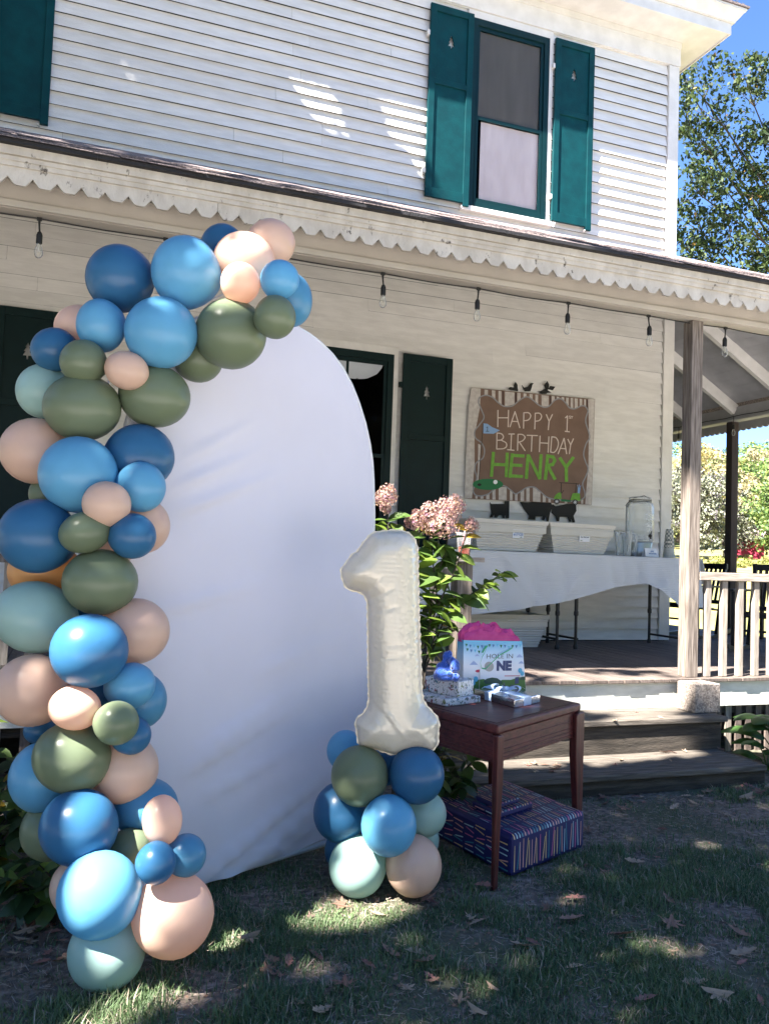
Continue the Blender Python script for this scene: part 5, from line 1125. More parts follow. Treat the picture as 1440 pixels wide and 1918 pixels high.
for k in range(9):
    zb = .0+k*.026; mb = MB().lathe([(.0655-k*.0022, zb), (.066-k*.0022, zb+.006), (.063-k*.0022, zb+.008), (.060-k*.0022, zb+.027), (.0, zb+.027)] if k < 8 else [(.05, zb), (.046, zb+.006), (.036, zb+.10), (.0, zb+.10)], (p_.x, 7.55, ZC), 20)
    mb.build('cup', M_CUP if k > 3 else M_CUPP, cs, smooth=False)
# coral drink on the newel post
p_ = ony(866, 1040, YRl); pc_ = (nx+.07, YRl+.03, 1.449)
dr = thing('drink_cup', 'clear plastic cup of coral drink with a pink straw on the newel post', 'cup', pc_)
MB().lathe([(0, .0), (.040, 0), (.043, .004), (.056, .15), (.057, .17), (.055, .17), (.042, .008), (0, .006)], pc_, 22).build('cup_shell', glass('clear_plastic', (.97, .95, .95), .05, .06, .45), dr, smooth=True)
MB().lathe([(0, .008), (.040, .008), (.0455, .07), (0, .07)], pc_, 18).build('drink', M_DRINK, dr, smooth=False)
MB().tube([(pc_[0]-.02, pc_[1], pc_[2]+.02), (pc_[0]+.012, pc_[1], pc_[2]+.25)], .0045, 8).build('straw', M_PINKCUP, dr)
mb = MB().lathe([(0, .172), (.058, .172), (.06, .165), (.057, .16)], pc_, 18); mb.build('lid', glass('clear_plastic_lid', (.97, .95, .95), .1, .08, .6), dr)
# rocking chairs
def rocker(x, y, rz, label):
    root = thing('rocking_chair', label, 'rocking chair', (x, y, ZD), 'black porch rocking chairs')
    ca, sa = math.cos(rz), math.sin(rz)
    T = lambda p: (x+p[0]*ca-p[1]*sa, y+p[0]*sa+p[1]*ca, ZD+p[2])
    TV = lambda pts: [T(p) for p in pts]
    def bar(a, b, w, d, name): MB().beam(T(a), T(b), w, d).build(name, M_ROCK, root, bevel=.004, seg=1)
    for s in (-.27, .27):
        mb = MB(); pr = []
        for k in range(13):
            yy = -.42+.90*k/12; zz = .012+.10*((yy+.05)/.5)**2*.8; pr.append((s, yy, zz))
        for k in range(12): mb.beam(T(pr[k]), T(pr[k+1]), .032, .045)
        mb.build('runner', M_ROCK, root)
        bar((s, -.24, .04), (s, -.25, .62), .042, .042, 'front_leg'); bar((s*.96, .17, .04), (s*.92, .36, .92), .042, .042, 'back_post')
        bar((s*1.04, -.33, .635), (s*1.0, .31, .63), .075, .024, 'armrest')
    mb = MB()
    for k in range(7): yy = -.26+k*.07; mb.hexa([Vector(T(p)) for p in ((-.26, yy, .40-k*.010), (.26, yy, .40-k*.010), (.26, yy+.062, .39-k*.010), (-.26, yy+.062, .39-k*.010))]+[Vector(T(p)) for p in ((-.26, yy, .42-k*.010), (.26, yy, .42-k*.010), (.26, yy+.062, .41-k*.010), (-.26, yy+.062, .41-k*.010))])
    for k in range(7): pass
    mb.build('seat', M_ROCK, root)
    for k in range(7): xx = -.19+k*.19/3; bar((xx, .235, .45), (xx, .345, .86), .036, .014, 'back_slat')
    bar((-.28, .352, .885), (.28, .352, .885), .03, .07, 'crest_rail'); bar((-.26, .23, .44), (.26, .23, .44), .03, .05, 'back_rail'); bar((-.26, -.24, .22), (.26, -.24, .22), .025, .025, 'stretcher'); bar((-.26, -.25, .38), (.26, -.25, .38), .03, .05, 'seat_rail')
rocker(6.93, 7.05, R_(-62), 'black slatted rocking chair just behind the porch railing')
rocker(7.35, 8.75, R_(-75), 'black slatted rocking chair farther back around the house corner')
# lamp in the lower window
lamp = thing('ceiling_lamp', 'lit frosted dome ceiling lamp seen through the lower porch window', 'ceiling lamp', (3.08, 9.45, 3.60))
M_LAMP = bpy.data.materials.new('lit_frosted_glass'); M_LAMP.use_nodes = True; b = M_LAMP.node_tree.nodes['Principled BSDF']; b.inputs['Base Color'].default_value = (.8, .8, .8, 1); b.inputs['Emission Color'].default_value = (1, .98, .95, 1); b.inputs['Emission Strength'].default_value = .04
MB().lathe([(.30, .10), (.29, .06), (.24, -.01), (.15, -.06), (.03, -.085), (.0, -.085)], (3.08, 9.45, 3.60), 28).build('glass_dome', M_LAMP, lamp, smooth=True)
MB().lathe([(.31, .13), (.32, .115), (.305, .095), (.02, .095)], (3.08, 9.45, 3.60), 24).build('rim', M_BLACK, lamp)
MB().lathe([(.0, -.11), (.012, -.10), (.012, -.085)], (3.08, 9.45, 3.60), 10).build('finial', M_BLACK, lamp)

# ------------------------------------------------------------------ plants
def leaf_mesh(name, L_, W_, m_, fold=.25, curl=.25, n=5):
    mb = MB(); o = []
    for i in range(n+1):
        t = i/n; w = W_/2*math.sin(math.pi*min(1, t*.93+.05))**.85*(1 if i < n else .05); z = -curl*L_*t*t; y = L_*t
        mb.v += [(-w, y, z+fold*w), (0, y, z), (w, y, z+fold*w)]
    for i in range(n):
        k = 3*i; mb.f += [(k, k+1, k+4, k+3), (k+1, k+2, k+5, k+4)]; mb.mi += [0, 0]
    me = bpy.data.meshes.new(name); me.from_pydata(mb.v, [], mb.f); me.materials.append(m_); me.polygons.foreach_set('use_smooth', [True]*len(me.polygons)); return me
def put_leaf(me, name, parent, p, d, up, s=1.):
    # leaf grows from p along d, its face turned towards up
    d = Vector(d).normalized(); x = d.cross(Vector(up)); x = x.normalized() if x.length > 1e-4 else d.orthogonal().normalized(); z = x.cross(d)
    o = bpy.data.objects.new(name, me); COL.objects.link(o)
    mt = Matrix((x, d, z)).transposed().to_4x4(); mt = mt @ Matrix.Scale(s, 4); root = parent
    mt.translation = Vector(p)-Vector(root.location) if root is not None else Vector(p)
    if root is not None: o.parent = root
    o.matrix_local = mt if root is not None else o.matrix_local
    if root is None: o.matrix_world = mt
    return o
def rv(s=1.): return Vector((random.uniform(-s, s), random.uniform(-s, s), random.uniform(-s, s)))
HY = {m_.name: [leaf_mesh('ovate_leaf', .105, .062, m_, f, c) for f, c in ((.2, .15), (.35, .3), (.1, .45))] for m_ in (M_LEAF, M_LEAFY, M_LEAFG, M_LEAFD)}
def leafy(parent, stems, step, smin, smax, mix, droop=.3, face=None):
    for st in stems:
        P = [Vector(p) for p in st]; tot = sum((P[i+1]-P[i]).length for i in range(len(P)-1)); q = step*.5; side = 1
        while q < tot:
            a = q; i = 0
            while i < len(P)-2 and a > (P[i+1]-P[i]).length: a -= (P[i+1]-P[i]).length; i += 1
            t = (P[i+1]-P[i]).normalized(); p = P[i]+t*a; sd = t.cross(Vector((0, 0, 1)) if abs(t.z) < .9 else Vector((.4, 1, 0))).normalized()
            for s_ in (side, -side) if random.random() < .75 else (side,):
                d = sd*s_*random.uniform(.5, 1)+t*random.uniform(.2, .8)+rv(.45); d.z -= droop*random.uniform(0, 1.2)
                up = Vector((0, -.25, 1))+rv(.6); mm = random.choices(mix[0], mix[1])[0]
                put_leaf(random.choice(HY[mm.name]), 'leaf', parent, p, d, up, random.uniform(smin, smax))
            q += step*random.uniform(.7, 1.3); side = -side
# hydrangea beside the steps
hb0 = onz(800, 1330, .0); HYD = 4.86
hyd = thing('hydrangea_bush', 'tall hydrangea with dusty pink flower heads in front of the porch newel post', 'bush', (2.0, 4.75, 0))
hw = lambda x, y, Y=HYD: ony(x, y, Y)
base = Vector((1.98, 4.78, 0))
stems = [[base, hw(793, 1262), hw(822, 1165), hw(812, 1060), hw(806, 985)], [base+Vector((.05, .02, 0)), hw(795, 1255), hw(838, 1150), hw(885, 1110), hw(945, 1072)], [base, hw(770, 1200), hw(730, 1060), hw(725, 955)], [base, hw(785, 1200), hw(780, 1080), hw(784, 985)], [base, hw(800, 1180), hw(852, 1060, 4.8), hw(878, 990, 4.8)], [base, hw(790, 1250), hw(815, 1190), hw(850, 1170)], [base+Vector((-.1, 0, 0)), hw(750, 1200), hw(745, 1080), hw(760, 1000)], [base, hw(800, 1210), hw(806, 1120), hw(838, 1020), hw(846, 960)]]
sm_ = MB()
for st in stems: sm_.tube([st[0]]+[p+rv(.008) for p in st[1:]], [.010]+[.0065-.0008*k for k in range(1, len(st))], 6)
tag(sm_.build('stem', M_STEM, hyd), kind='stuff')
upper = [[st[1]]+st[2:] for st in stems]
leafy(hyd, upper, .068, 1.0, 1.5, ((M_LEAF, M_LEAFY, M_LEAFG, M_LEAFD), (.52, .38, .045, .06)), .35)
leafy(hyd, [[hw(885, 1112), hw(915, 1090), hw(945, 1072)]], .03, .7, 1.05, ((M_LEAF, M_LEAFY), (.55, .5)), .2)
leafy(hyd, [[hw(805, 1135), hw(850, 1120), hw(890, 1110)], [hw(790, 1010), hw(830, 1020), hw(850, 1040)], [hw(700, 985), hw(728, 975), hw(745, 990)]], .032, .8, 1.2, ((M_LEAF, M_LEAFY, M_LEAFD), (.6, .25, .2)), .3)
M_FLO = [mat('pink_floret', (.38, .215, .21), .8, transl=.3, objvar=.1), mat('pale_pink_floret', (.45, .33, .29), .8, transl=.3), mat('mauve_floret', (.33, .16, .23), .8, transl=.3), mat('tan_floret', (.40, .25, .17), .7, transl=.2)]
def flower(c, rx, rz, seed, n=330):
    rg = random.Random(seed); mb = MB(); lean = Vector((rg.uniform(-.2, .2), rg.uniform(-.2, .1), 0))
    for k in range(n):
        th = rg.uniform(0, 2*math.pi); z = rg.uniform(-1, 1); prof = math.sqrt(max(0, 1-z*z))*(1-.35*z); r = rg.uniform(.55, 1.05)
        p = Vector((math.cos(th)*prof*rx*r, math.sin(th)*prof*rx*r, z*rz*r))+lean*z*rz; nn = (p.normalized()+Vector((rg.uniform(-.5, .5), rg.uniform(-.5, .5), rg.uniform(-.5, .5)))).normalized()
        a = nn.orthogonal().normalized(); b = nn.cross(a); s_ = rg.uniform(.0055, .011); o = c+p; mi = rg.choices(range(4), (.34, .26, .12, .36))[0]
        for q in range(4):
            an = q*math.pi/2+rg.uniform(0, .4); d = a*math.cos(an)+b*math.sin(an); e = a*math.cos(an+.55)+b*math.sin(an+.55); f = a*math.cos(an-.55)+b*math.sin(an-.55)
            mb.add([o, o+f*s_*.7+nn*.002, o+d*s_+nn*.003, o+e*s_*.7+nn*.002], [(0, 1, 2, 3)], mi)
    mb.build('flower_head', M_FLO, hyd)
for k, (x, y, rx, ry, Y) in enumerate(((724, 928, 21, 24, HYD), (722, 950, 11, 14, HYD), (778, 974, 20, 20, HYD), (806, 966, 26, 26, HYD), (834, 958, 31, 28, HYD), (852, 945, 20, 20, 4.8), (826, 985, 32, 24, 4.8), (882, 983, 15, 15, 4.8))):
    c = hw(x, y, Y); kk = (c-EYE).dot(CF)/F_PX; flower(c, rx*kk, ry*kk, k, int(130+rx*ry*.55))
# low shrubs
def shrub(x, y, h, r, n, label, mix, group, smin=.7, smax=1.3):
    root = thing('leafy_shrub', label, 'shrub', (x, y, 0), group); st = []; mb = MB()
    for k in range(n):
        a = random.uniform(0, 6.28); rr = r*random.uniform(.3, 1); p0 = Vector((x+random.uniform(-.05, .05), y+random.uniform(-.05, .05), 0)); p2 = Vector((x+rr*math.cos(a), y+rr*math.sin(a), h*random.uniform(.45, 1)*(1-.3*rr/r))); p1 = (p0+p2)/2+Vector((0, 0, .06))
        st.append([p0*.6+p1*.4, p1, p2]); mb.tube([p0, p1, p2], [.006, .004, .002], 5)
    tag(mb.build('stem', M_STEM, root), kind='stuff'); leafy(root, st, .05, smin, smax, mix, .45)
mixd = ((M_LEAF, M_LEAFD, M_LEAFY, M_LEAFG), (.4, .5, .08, .04))
shrub(-.28, 3.95, .62, .42, 22, 'broad leaved green shrub growing behind the middle of the garland', mixd, 'green shrubs behind the balloon garland')
shrub(.02, 3.50, .36, .30, 16, 'low green shrub with a few yellow leaves at the left edge of the lawn', mixd, 'green shrubs behind the balloon garland')
shrub(-.55, 4.4, 1.05, .45, 22, 'taller green shrub against the porch railing at the far left', mixd, 'green shrubs behind the balloon garland')
shrub(1.95, 4.35, .50, .33, 16, 'low green shrub growing behind the mahogany table', mixd, 'green shrubs behind the balloon garland')
# hosta beside the steps
def hosta_leaf(L_, W_):
    mb = MB(); n, m2 = 9, 8
    for i in range(n+1):
        t = i/n; w = W_/2*math.sin(math.pi*min(1, t*.9+.08))**.7*(1 if i < n else .03)
        for j in range(m2+1):
            s_ = -1+2*j/m2; mb.v.append((w*s_, L_*t, .22*L_*math.sin(t*2.2)-.42*L_*t*t-.25*w*s_*s_+(.0035 if j % 2 else -.0035)*(1-t)))
    for i in range(n):
        for j in range(m2): k = i*(m2+1)+j; mb.f.append((k, k+1, k+m2+2, k+m2+1))
    me = bpy.data.meshes.new('hosta_leaf'); me.from_pydata(mb.v, [], mb.f); me.materials.append(M_HOSTA); me.polygons.foreach_set('use_smooth', [True]*len(me.polygons)); return me
HL = [hosta_leaf(.30, .20), hosta_leaf(.24, .17)]
for (x, y, n, label) in ((5.02, 5.0, 15, 'ribbed green hosta at the right hand end of the porch steps'), (5.55, 5.05, 14, 'ribbed green hosta farther right along the porch lattice'), (4.78, 4.85, 9, 'small ribbed hosta tucked in the corner of the steps')):
    root = thing('hosta_plant', label, 'hosta', (x, y, 0), 'hostas along the porch'); sc_ = .62 if n == 9 else 1.0
    mb = MB()
    for k in range(n):
        a = k*2.4+random.uniform(-.3, .3); h = random.uniform(.10, .32)*sc_; d = Vector((math.cos(a), math.sin(a), .25)); b_ = Vector((x, y, 0)); e = b_+Vector((math.cos(a)*.09, math.sin(a)*.09, h))
        mb.tube([b_, (b_+e)/2+Vector((0, 0, .03)), e], .005, 5); put_leaf(random.choice(HL), 'leaf', root, e, d, Z_+rv(.2), random.uniform(.75, 1.05)*sc_)
    tag(mb.build('leaf_stalk', M_LEAF, root), kind='stuff')

# ------------------------------------------------------------------ lawn cover
def mesh_np(name, V, Fc, mats, mi=None, smooth=False):
    me = bpy.data.meshes.new(name); nf, k = Fc.shape
    me.vertices.add(len(V)); me.vertices.foreach_set('co', V.astype(np.float32).ravel()); me.loops.add(nf*k); me.loops.foreach_set('vertex_index', Fc.astype(np.int32).ravel())
    me.polygons.add(nf); me.polygons.foreach_set('loop_start', np.arange(0, nf*k, k, dtype=np.int32))
    try: me.polygons.foreach_set('loop_total', np.full(nf, k, np.int32))
    except Exception: pass
    for m_ in mats: me.materials.append(m_)
    if mi is not None: me.polygons.foreach_set('material_index', mi.astype(np.int32))
    me.update(calc_edges=True); me.validate(); o = bpy.data.objects.new(name, me); COL.objects.link(o); return o
def inframe(x, y, z=0, m=120):
    p = proj((x, y, z)); return p is not None and -m < p[0] < 1440+m and -m < p[1] < 1918+m
def dens(x, y):
    d = .56+1.0*noise.noise(Vector((x*1.1, y*1.1, 0)))+1.0*noise.noise(Vector((x*3.3, y*3.3, 7)))+.5*noise.noise(Vector((x*8, y*8, 9)))
    d -= .8*max(0, min(1, (y-3.35)/.8))*(1 if x > 1 else .4)           # worn bare near the steps
    d -= .55*max(0, 1-math.hypot(x-3.4, y-3.7)/.7)
    if x < .35 and y > 2.9: d -= .7
    return max(.03, min(1, d))
bl = []; hgt = []; kind = []
tries = 0
while len(bl) < 105000 and tries < 700000:
    tries += 1
    y = 1.7+(4.75-1.7)*random.random(); x = -.9+y*random.uniform(-.12, 1.25)+.4
    if y > 4.5 and 2.2 < x < 4.5: continue
    if not inframe(x, y, 0, 60): continue
    d = dens(x, y)
    if random.random() > d*.95: continue
    tuft = .5+.8*max(0, noise.noise(Vector((x*2.3, y*2.3, 3)))+.35)
    bl.append((x, y)); hgt.append(random.choice((random.uniform(.010, .036), random.uniform(.015, .068)))*tuft*(.75 if y < 2.6 else 1)); kind.append(0 if random.random() < .80 else (1 if random.random() < .55 else 2))
bl = np.array(bl); hgt = np.array(hgt); n = len(bl); ang = rng.uniform(0, 2*np.pi, n); lean = rng.uniform(.15, 1.1, n); wd = rng.uniform(.0011, .0024, n)
dx, dy = np.cos(ang), np.sin(ang); z0 = np.array([gz(x, y) for x, y in bl])
V = np.zeros((n, 5, 3))
for k, (t, w) in enumerate(((0, 1), (0, -1), (.55, .8), (.55, -.8), (1, 0))):
    V[:, k, 0] = bl[:, 0]+dx*hgt*lean*t*t-dy*wd*w; V[:, k, 1] = bl[:, 1]+dy*hgt*lean*t*t+dx*wd*w; V[:, k, 2] = z0-.002+hgt*t*(1-.25*lean*t)
idx = np.arange(n)[:, None]*5
T = np.concatenate([idx+np.array([0, 1, 3]), idx+np.array([0, 3, 2]), idx+np.array([2, 3, 4])]); MI = np.tile(np.array(kind), 3)
M_GR = [mat('grass_blade', (.115, .175, .066), .6, col2=(.070, .128, .056), vscale=2.2, transl=.25), mat('pale_grass_blade', (.17, .19, .11), .6, transl=.25), mat('straw_blade', (.32, .26, .20), .7)]
tag(mesh_np('grass', V.reshape(-1, 3), T, M_GR, MI), 'thin patchy lawn grass with worn bare spots', 'grass', kind='stuff')
# flat dry straw and crumbs of leaf
n = 11000; P = []
while len(P) < n:
    y = random.uniform(1.7, 4.9); x = -.9+y*random.uniform(-.12, 1.25)+.4
    if inframe(x, y, 0, 40) and not (y > 4.5 and 2.2 < x < 4.5) and random.random() < 1.1-dens(x, y)*.75: P.append((x, y))
P = np.array(P); a = rng.uniform(0, 2*np.pi, n); L_ = rng.uniform(.008, .045, n); w = rng.uniform(.0005, .0012, n); crumb = rng.random(n) < .16
L_[crumb] = rng.uniform(.006, .015, crumb.sum()); w[crumb] = L_[crumb]*.35; ux, uy = np.cos(a), np.sin(a); z0 = np.array([gz(x, y) for x, y in P])+rng.uniform(.003, .014, n); tz = rng.uniform(-.25, .25, n)
V = np.zeros((n, 4, 3))
for k, (s_, t) in enumerate(((-1, -1), (1, -1), (1, 1), (-1, 1))):
    V[:, k, 0] = P[:, 0]+ux*L_/2*s_-uy*w*t; V[:, k, 1] = P[:, 1]+uy*L_/2*s_+ux*w*t; V[:, k, 2] = z0+L_/2*s_*tz+w*t*.4
M_ST = [mat('dry_straw', (.32, .26, .21), .85), mat('leaf_crumb', (.20, .12, .085), .85), mat('grey_straw', (.24, .21, .19), .9)]
mi = np.where(crumb, 1, np.where(rng.random(n) < .5, 0, 2))
tag(mesh_np('leaf_litter', V.reshape(-1, 3), np.arange(n*4).reshape(-1, 4), M_ST, mi), 'dry straw and leaf crumbs strewn over the bare lawn', 'leaf litter', kind='stuff')
# fallen leaves
def maple(seed, s, m_):
    rg = random.Random(seed); pts = []; lob = [(-150, .55), (-95, .85), (-38, .78), (0, 1.05), (38, .78), (95, .85), (150, .55)]
    for i, (a, r) in enumerate(lob):
        a0 = R_(a+90); r *= rg.uniform(.8, 1.1)
        for da, k in ((-13, .62), (-6, .78), (0, 1), (6, .78), (13, .62)): pts.append((math.cos(a0+R_(da))*r*k, math.sin(a0+R_(da))*r*k))
        if i < 6: am = R_((a+lob[i+1][0])/2+90); pts.append((math.cos(am)*.30, math.sin(am)*.30))
    pts.append((.03, -.25)); pts.append((.03, -.8)); pts.append((-.0, -.8)); pts.append((-.03, -.25))
    c1, c2 = rg.uniform(.25, .8), rg.uniform(-.4, .6); an = rg.uniform(0, 3.1); v = []
    for x, y in pts:
        u = x*math.cos(an)+y*math.sin(an); w = -x*math.sin(an)+y*math.cos(an); v.append((x*s, y*s, s*(c1*u*u*.6+c2*w*w*.5+.06*math.sin(7*u+3*w))))
    q = [Vector((p[0], p[1], 0)) for p in pts]; tri = tessellate_polygon([q]); cz = min(p[2] for p in v); v = [(a, b, c-cz) for a, b, c in v]
    me = bpy.data.meshes.new('fallen_leaf'); me.from_pydata(v, [], [tuple(t) for t in tri]); me.materials.append(m_); return me
def oakl(seed, s, m_):
    rg = random.Random(seed); mb = MB(); n = 9; c1 = rg.uniform(-.3, .6); tw = rg.uniform(-.8, .8)
    for i in range(n+1):
        t = i/n; w = .26*math.sin(math.pi*min(1, t*.95+.04))**.8*(1.25 if i % 2 else .72); z = c1*(t-.5)**2*1.4
        for q in (-1, 0, 1): mb.v.append((w*q*s, (t-.5)*s*1.5, s*(z+.35*abs(q)*w+tw*w*q*(t-.5))))
    for i in range(n): k = 3*i; mb.f += [(k, k+1, k+4, k+3), (k+1, k+2, k+5, k+4)]
    cz = min(p[2] for p in mb.v); me = bpy.data.meshes.new('fallen_leaf'); me.from_pydata([(a, b, c-cz) for a, b, c in mb.v], [], mb.f); me.materials.append(m_); return me
LM = [mat('brown_dry_leaf', (.27, .15, .105), .7, transl=.12, objvar=.25, var=.35, vscale=30), mat('tan_dry_leaf', (.42, .30, .21), .7, transl=.15, objvar=.2, var=.3, vscale=30), mat('rust_dry_leaf', (.32, .15, .12), .7, transl=.15, objvar=.25, var=.3, vscale=30), mat('dark_dry_leaf', (.10, .065, .05), .8, objvar=.2)]
CN = ('brown', 'tan', 'rusty red', 'dark brown')
FL = [f(k*5+j, s_, LM[j]) for j in range(4) for k, (f, s_) in enumerate(((maple, .056), (oakl, .070), (maple, .042), (oakl, .056)))]
def fallen(x, y, z, me, label, group, sc=1.):
    if me in FL:
        i_ = FL.index(me); label = label.replace('autumn leaf', 'leaf').replace('dark dry leaf', 'dry leaf').replace('dry ', 'dry '+CN[i_//4]+' '+('pointed lobed ' if i_ % 2 == 0 else 'narrow wavy '), 1)
    o = bpy.data.objects.new('fallen_leaf', me); COL.objects.link(o); o.location = (x, y, z); o.rotation_euler = (random.uniform(-.3, .3), random.uniform(-.3, .3), random.uniform(0, 6.3)); o.scale = (sc,)*3
    return tag(o, label, 'leaf', group)
known = [(1025, 1710), (1075, 1690), (895, 1735), (1250, 1692), (1255, 1738), (980, 1780), (1000, 1775), (1330, 1510), (1070, 1730), (905, 1665), (510, 1808), (520, 1838), (780, 1790), (795, 1808), (730, 1790), (560, 1890), (600, 1905), (910, 1600), (1188, 1620), (1310, 1640), (1400, 1500), (1385, 1485), (1420, 1490), (645, 1852), (690, 1815), (540, 1810), (470, 1770), (1300, 1850), (1210, 1880), (1390, 1795), (1100, 1560), (1240, 1560), (800, 1690), (812, 1700), (1380, 1755), (1130, 1640), (1160, 1760), (1345, 1880), (860, 1880), (760, 1860)]
for (x, y) in known:
    p = onz(x, y, 0); fallen(p.x, p.y, gz(p.x, p.y)+.018, random.choice(FL[:12]), 'dry curled autumn leaf lying on the patchy lawn grass', 'fallen leaves on the lawn', random.uniform(.75, 1.2))
for k in range(60):
    x, y = random.uniform(60, 1440), random.uniform(1500, 1910); p = onz(x, y, 0)
    if p.y < 4.45 and not (p.x < 1.9 and p.y > 3.4): fallen(p.x, p.y, gz(p.x, p.y)+.012, random.choice(FL), 'dry curled autumn leaf lying on the patchy lawn grass', 'fallen leaves on the lawn', random.uniform(.5, .95))
o = fallen(*onz(52, 1755, 0).xy, .02, maple(77, .062, LM[1]), 'large tan maple leaf lying on the soil at the left edge', None, 1.1)
for k in range(46):
    x, y = random.uniform(0, 130), random.uniform(1640, 1800); p = onz(x, y, 0); fallen(p.x, p.y, gz(p.x, p.y)+.01, random.choice(FL), 'dark dry leaf lying on the bare soil beside the shrubs', 'fallen leaves by the shrubs', random.uniform(.6, 1.1))
for k in range(34):
    x = random.uniform(3.0, 5.0); y = 4.50-random.random()**2*.35; fallen(x, y, gz(x, y)+.012, random.choice(FL[:12]), 'dry leaf blown up against the bottom porch step', 'fallen leaves against the bottom step', random.uniform(.55, 1.0))
for (x, y, n_) in ((1025, 1440, 13), (1240, 1410, 2), (1280, 1412, 1), (1330, 1402, 2), (1265, 1425, 1), (1160, 1432, 2)):
    for k in range(n_):
        p = onz(x+random.uniform(-38, 38)*(1 if n_ > 5 else .3), y+random.uniform(-8, 8), .135); fallen(p.x, min(4.97, max(4.54, p.y)), .139, random.choice(FL[:12]), 'dry leaf lying on the lowest porch step', 'fallen leaves on the lowest step', random.uniform(.5, .9))
for (x, y) in ((1190, 1334), (1237, 1345), (1150, 1350)):
    p = onz(x, y, .368); fallen(p.x, p.y, .371, random.choice(FL[4:12]), 'dry leaf lying on the upper porch step', 'fallen leaves on the upper step', random.uniform(.45, .7))

# ------------------------------------------------------------------ trees
def leaf_cloud(centers, radii, per, size, name, mats, wts, parent, flat_=.75, aspect=.62, droop=.2):
    n = len(centers)*per; C0 = np.repeat(np.array(centers), per, 0); Rr = np.repeat(np.array(radii), per)
    d = rng.normal(size=(n, 3)); d /= np.linalg.norm(d, axis=1)[:, None]; r = rng.random(n)**.42
    P = C0+d*(Rr*r)[:, None]*np.array([1, 1, flat_])
    nn = d*.6+rng.normal(size=(n, 3))*.8+np.array([0, 0, .35]); nn /= np.linalg.norm(nn, axis=1)[:, None]
    t = np.cross(nn, rng.normal(size=(n, 3))); t /= np.linalg.norm(t, axis=1)[:, None]; t[:, 2] -= droop; b = np.cross(nn, t); s_ = size*rng.uniform(.6, 1.35, n)[:, None]
    V = np.stack([P-t*s_*.5, P+b*s_*aspect*.5-t*s_*.05+nn*s_*.10, P+t*s_*.5, P-b*s_*aspect*.5-t*s_*.05+nn*s_*.10], 1)
    o = mesh_np(name, V.reshape(-1, 3), np.arange(n*4).reshape(-1, 4), mats, rng.choice(len(mats), n, p=wts)); return o
def grow(base, top, r0, spread, levels, seed, nb=(4, 5)):
    rg = random.Random(seed); mb = MB(); tips = []
    def rec(p, d, L_, r, lv):
        pts = [p]; dd = d.copy()
        for k in range(4): dd = (dd+Vector((rg.uniform(-.18, .18), rg.uniform(-.18, .18), rg.uniform(-.08, .14)))).normalized(); pts.append(pts[-1]+dd*L_/4)
        mb.tube(pts, [r*(1-.16*k) for k in range(5)], 7 if lv > 1 else 5)
        if lv == 0: tips.append((pts[-1], L_)); return
        for k in range(rg.randint(*nb)):
            a = rg.uniform(0, 6.28); q = pts[rg.choice((2, 3, 4))]; o = dd.orthogonal().normalized(); o = o*math.cos(a)+dd.cross(o)*math.sin(a); nd = (dd*rg.uniform(.4, .9)+o*spread+Vector((0, 0, .12))).normalized(); rec(q, nd, L_*rg.uniform(.58, .75), r*.5, lv-1)
        tips.append((pts[-1], L_*.6))
    b = Vector(base); t = Vector(top); rec(b, (t-b).normalized(), (t-b).length, r0, levels); return mb, tips
OAK = [mat('oak_leaf', (.045, .075, .022), .6, transl=.25, spec=.25), mat('light_oak_leaf', (.085, .115, .035), .6, transl=.3, spec=.25), mat('dark_oak_leaf', (.020, .034, .016), .6, transl=.1, spec=.2), mat('turning_oak_leaf', (.30, .17, .03), .5, transl=.3)]
tree = thing('oak_tree', 'leafy green oak behind the house with its crown against the sky', 'tree', (18.8, 14.9, gz(18.8, 14.9)))
mb, tips = grow((18.8, 14.9, gz(18.8, 14.9)), (18.5, 14.9, 5.4), .24, .95, 3, 11, (4, 5))
extra = []
for (x, y, r) in ((1300, 160, .75), (1345, 215, .8), (1400, 170, .6), (1385, 260, .9), (1310, 270, .7), (1430, 250, .8), (1340, 330, .8), (1290, 350, .7), (1400, 350, .8), (1430, 330, .7), (1300, 420, .7), (1350, 430, .6), (1285, 470, .45), (1420, 430, .7), (1325, 490, .45), (1395, 475, .45), (1430, 490, .45), (1290, 230, .5), (1480, 300, 1), (1500, 200, 1), (1500, 400, 1), (1470, 480, .6), (1560, 300, 1.2), (1560, 430, 1), (1620, 250, 1.2), (1640, 380, 1.2), (1275, 140, .45)):
    p = atd(x, y, random.uniform(16.0, 18.2)); extra.append((p, r)); q = Vector((18.6, 14.9, 6.6)); mid = (p*.62+q*.38)+rv(.3)+Vector((0, 0, -.2)); mb.tube([q, mid, p*.9+mid*.1, p+rv(.25)], [.045, .024, .012, .005], 5)
    for k in range(4): mb.tube([p*.9+mid*.1, p+rv(r*.6)], [.012, .004], 4)
mb.build('trunk', M_BARK, tree)
cen, rad = [], []
for p, r in extra:
    for k in range(10):
        d = rv(1).normalized()*r*random.random()**.5; cen.append(tuple(p+d)); rad.append(random.uniform(.16, .33))
o = leaf_cloud(cen, rad, 46, .100, 'crown', OAK, (.42, .20, .37, .01), tree, .75, .55); o.parent = tree; o.data.transform(Matrix.Translation(-Vector(tree.location)))
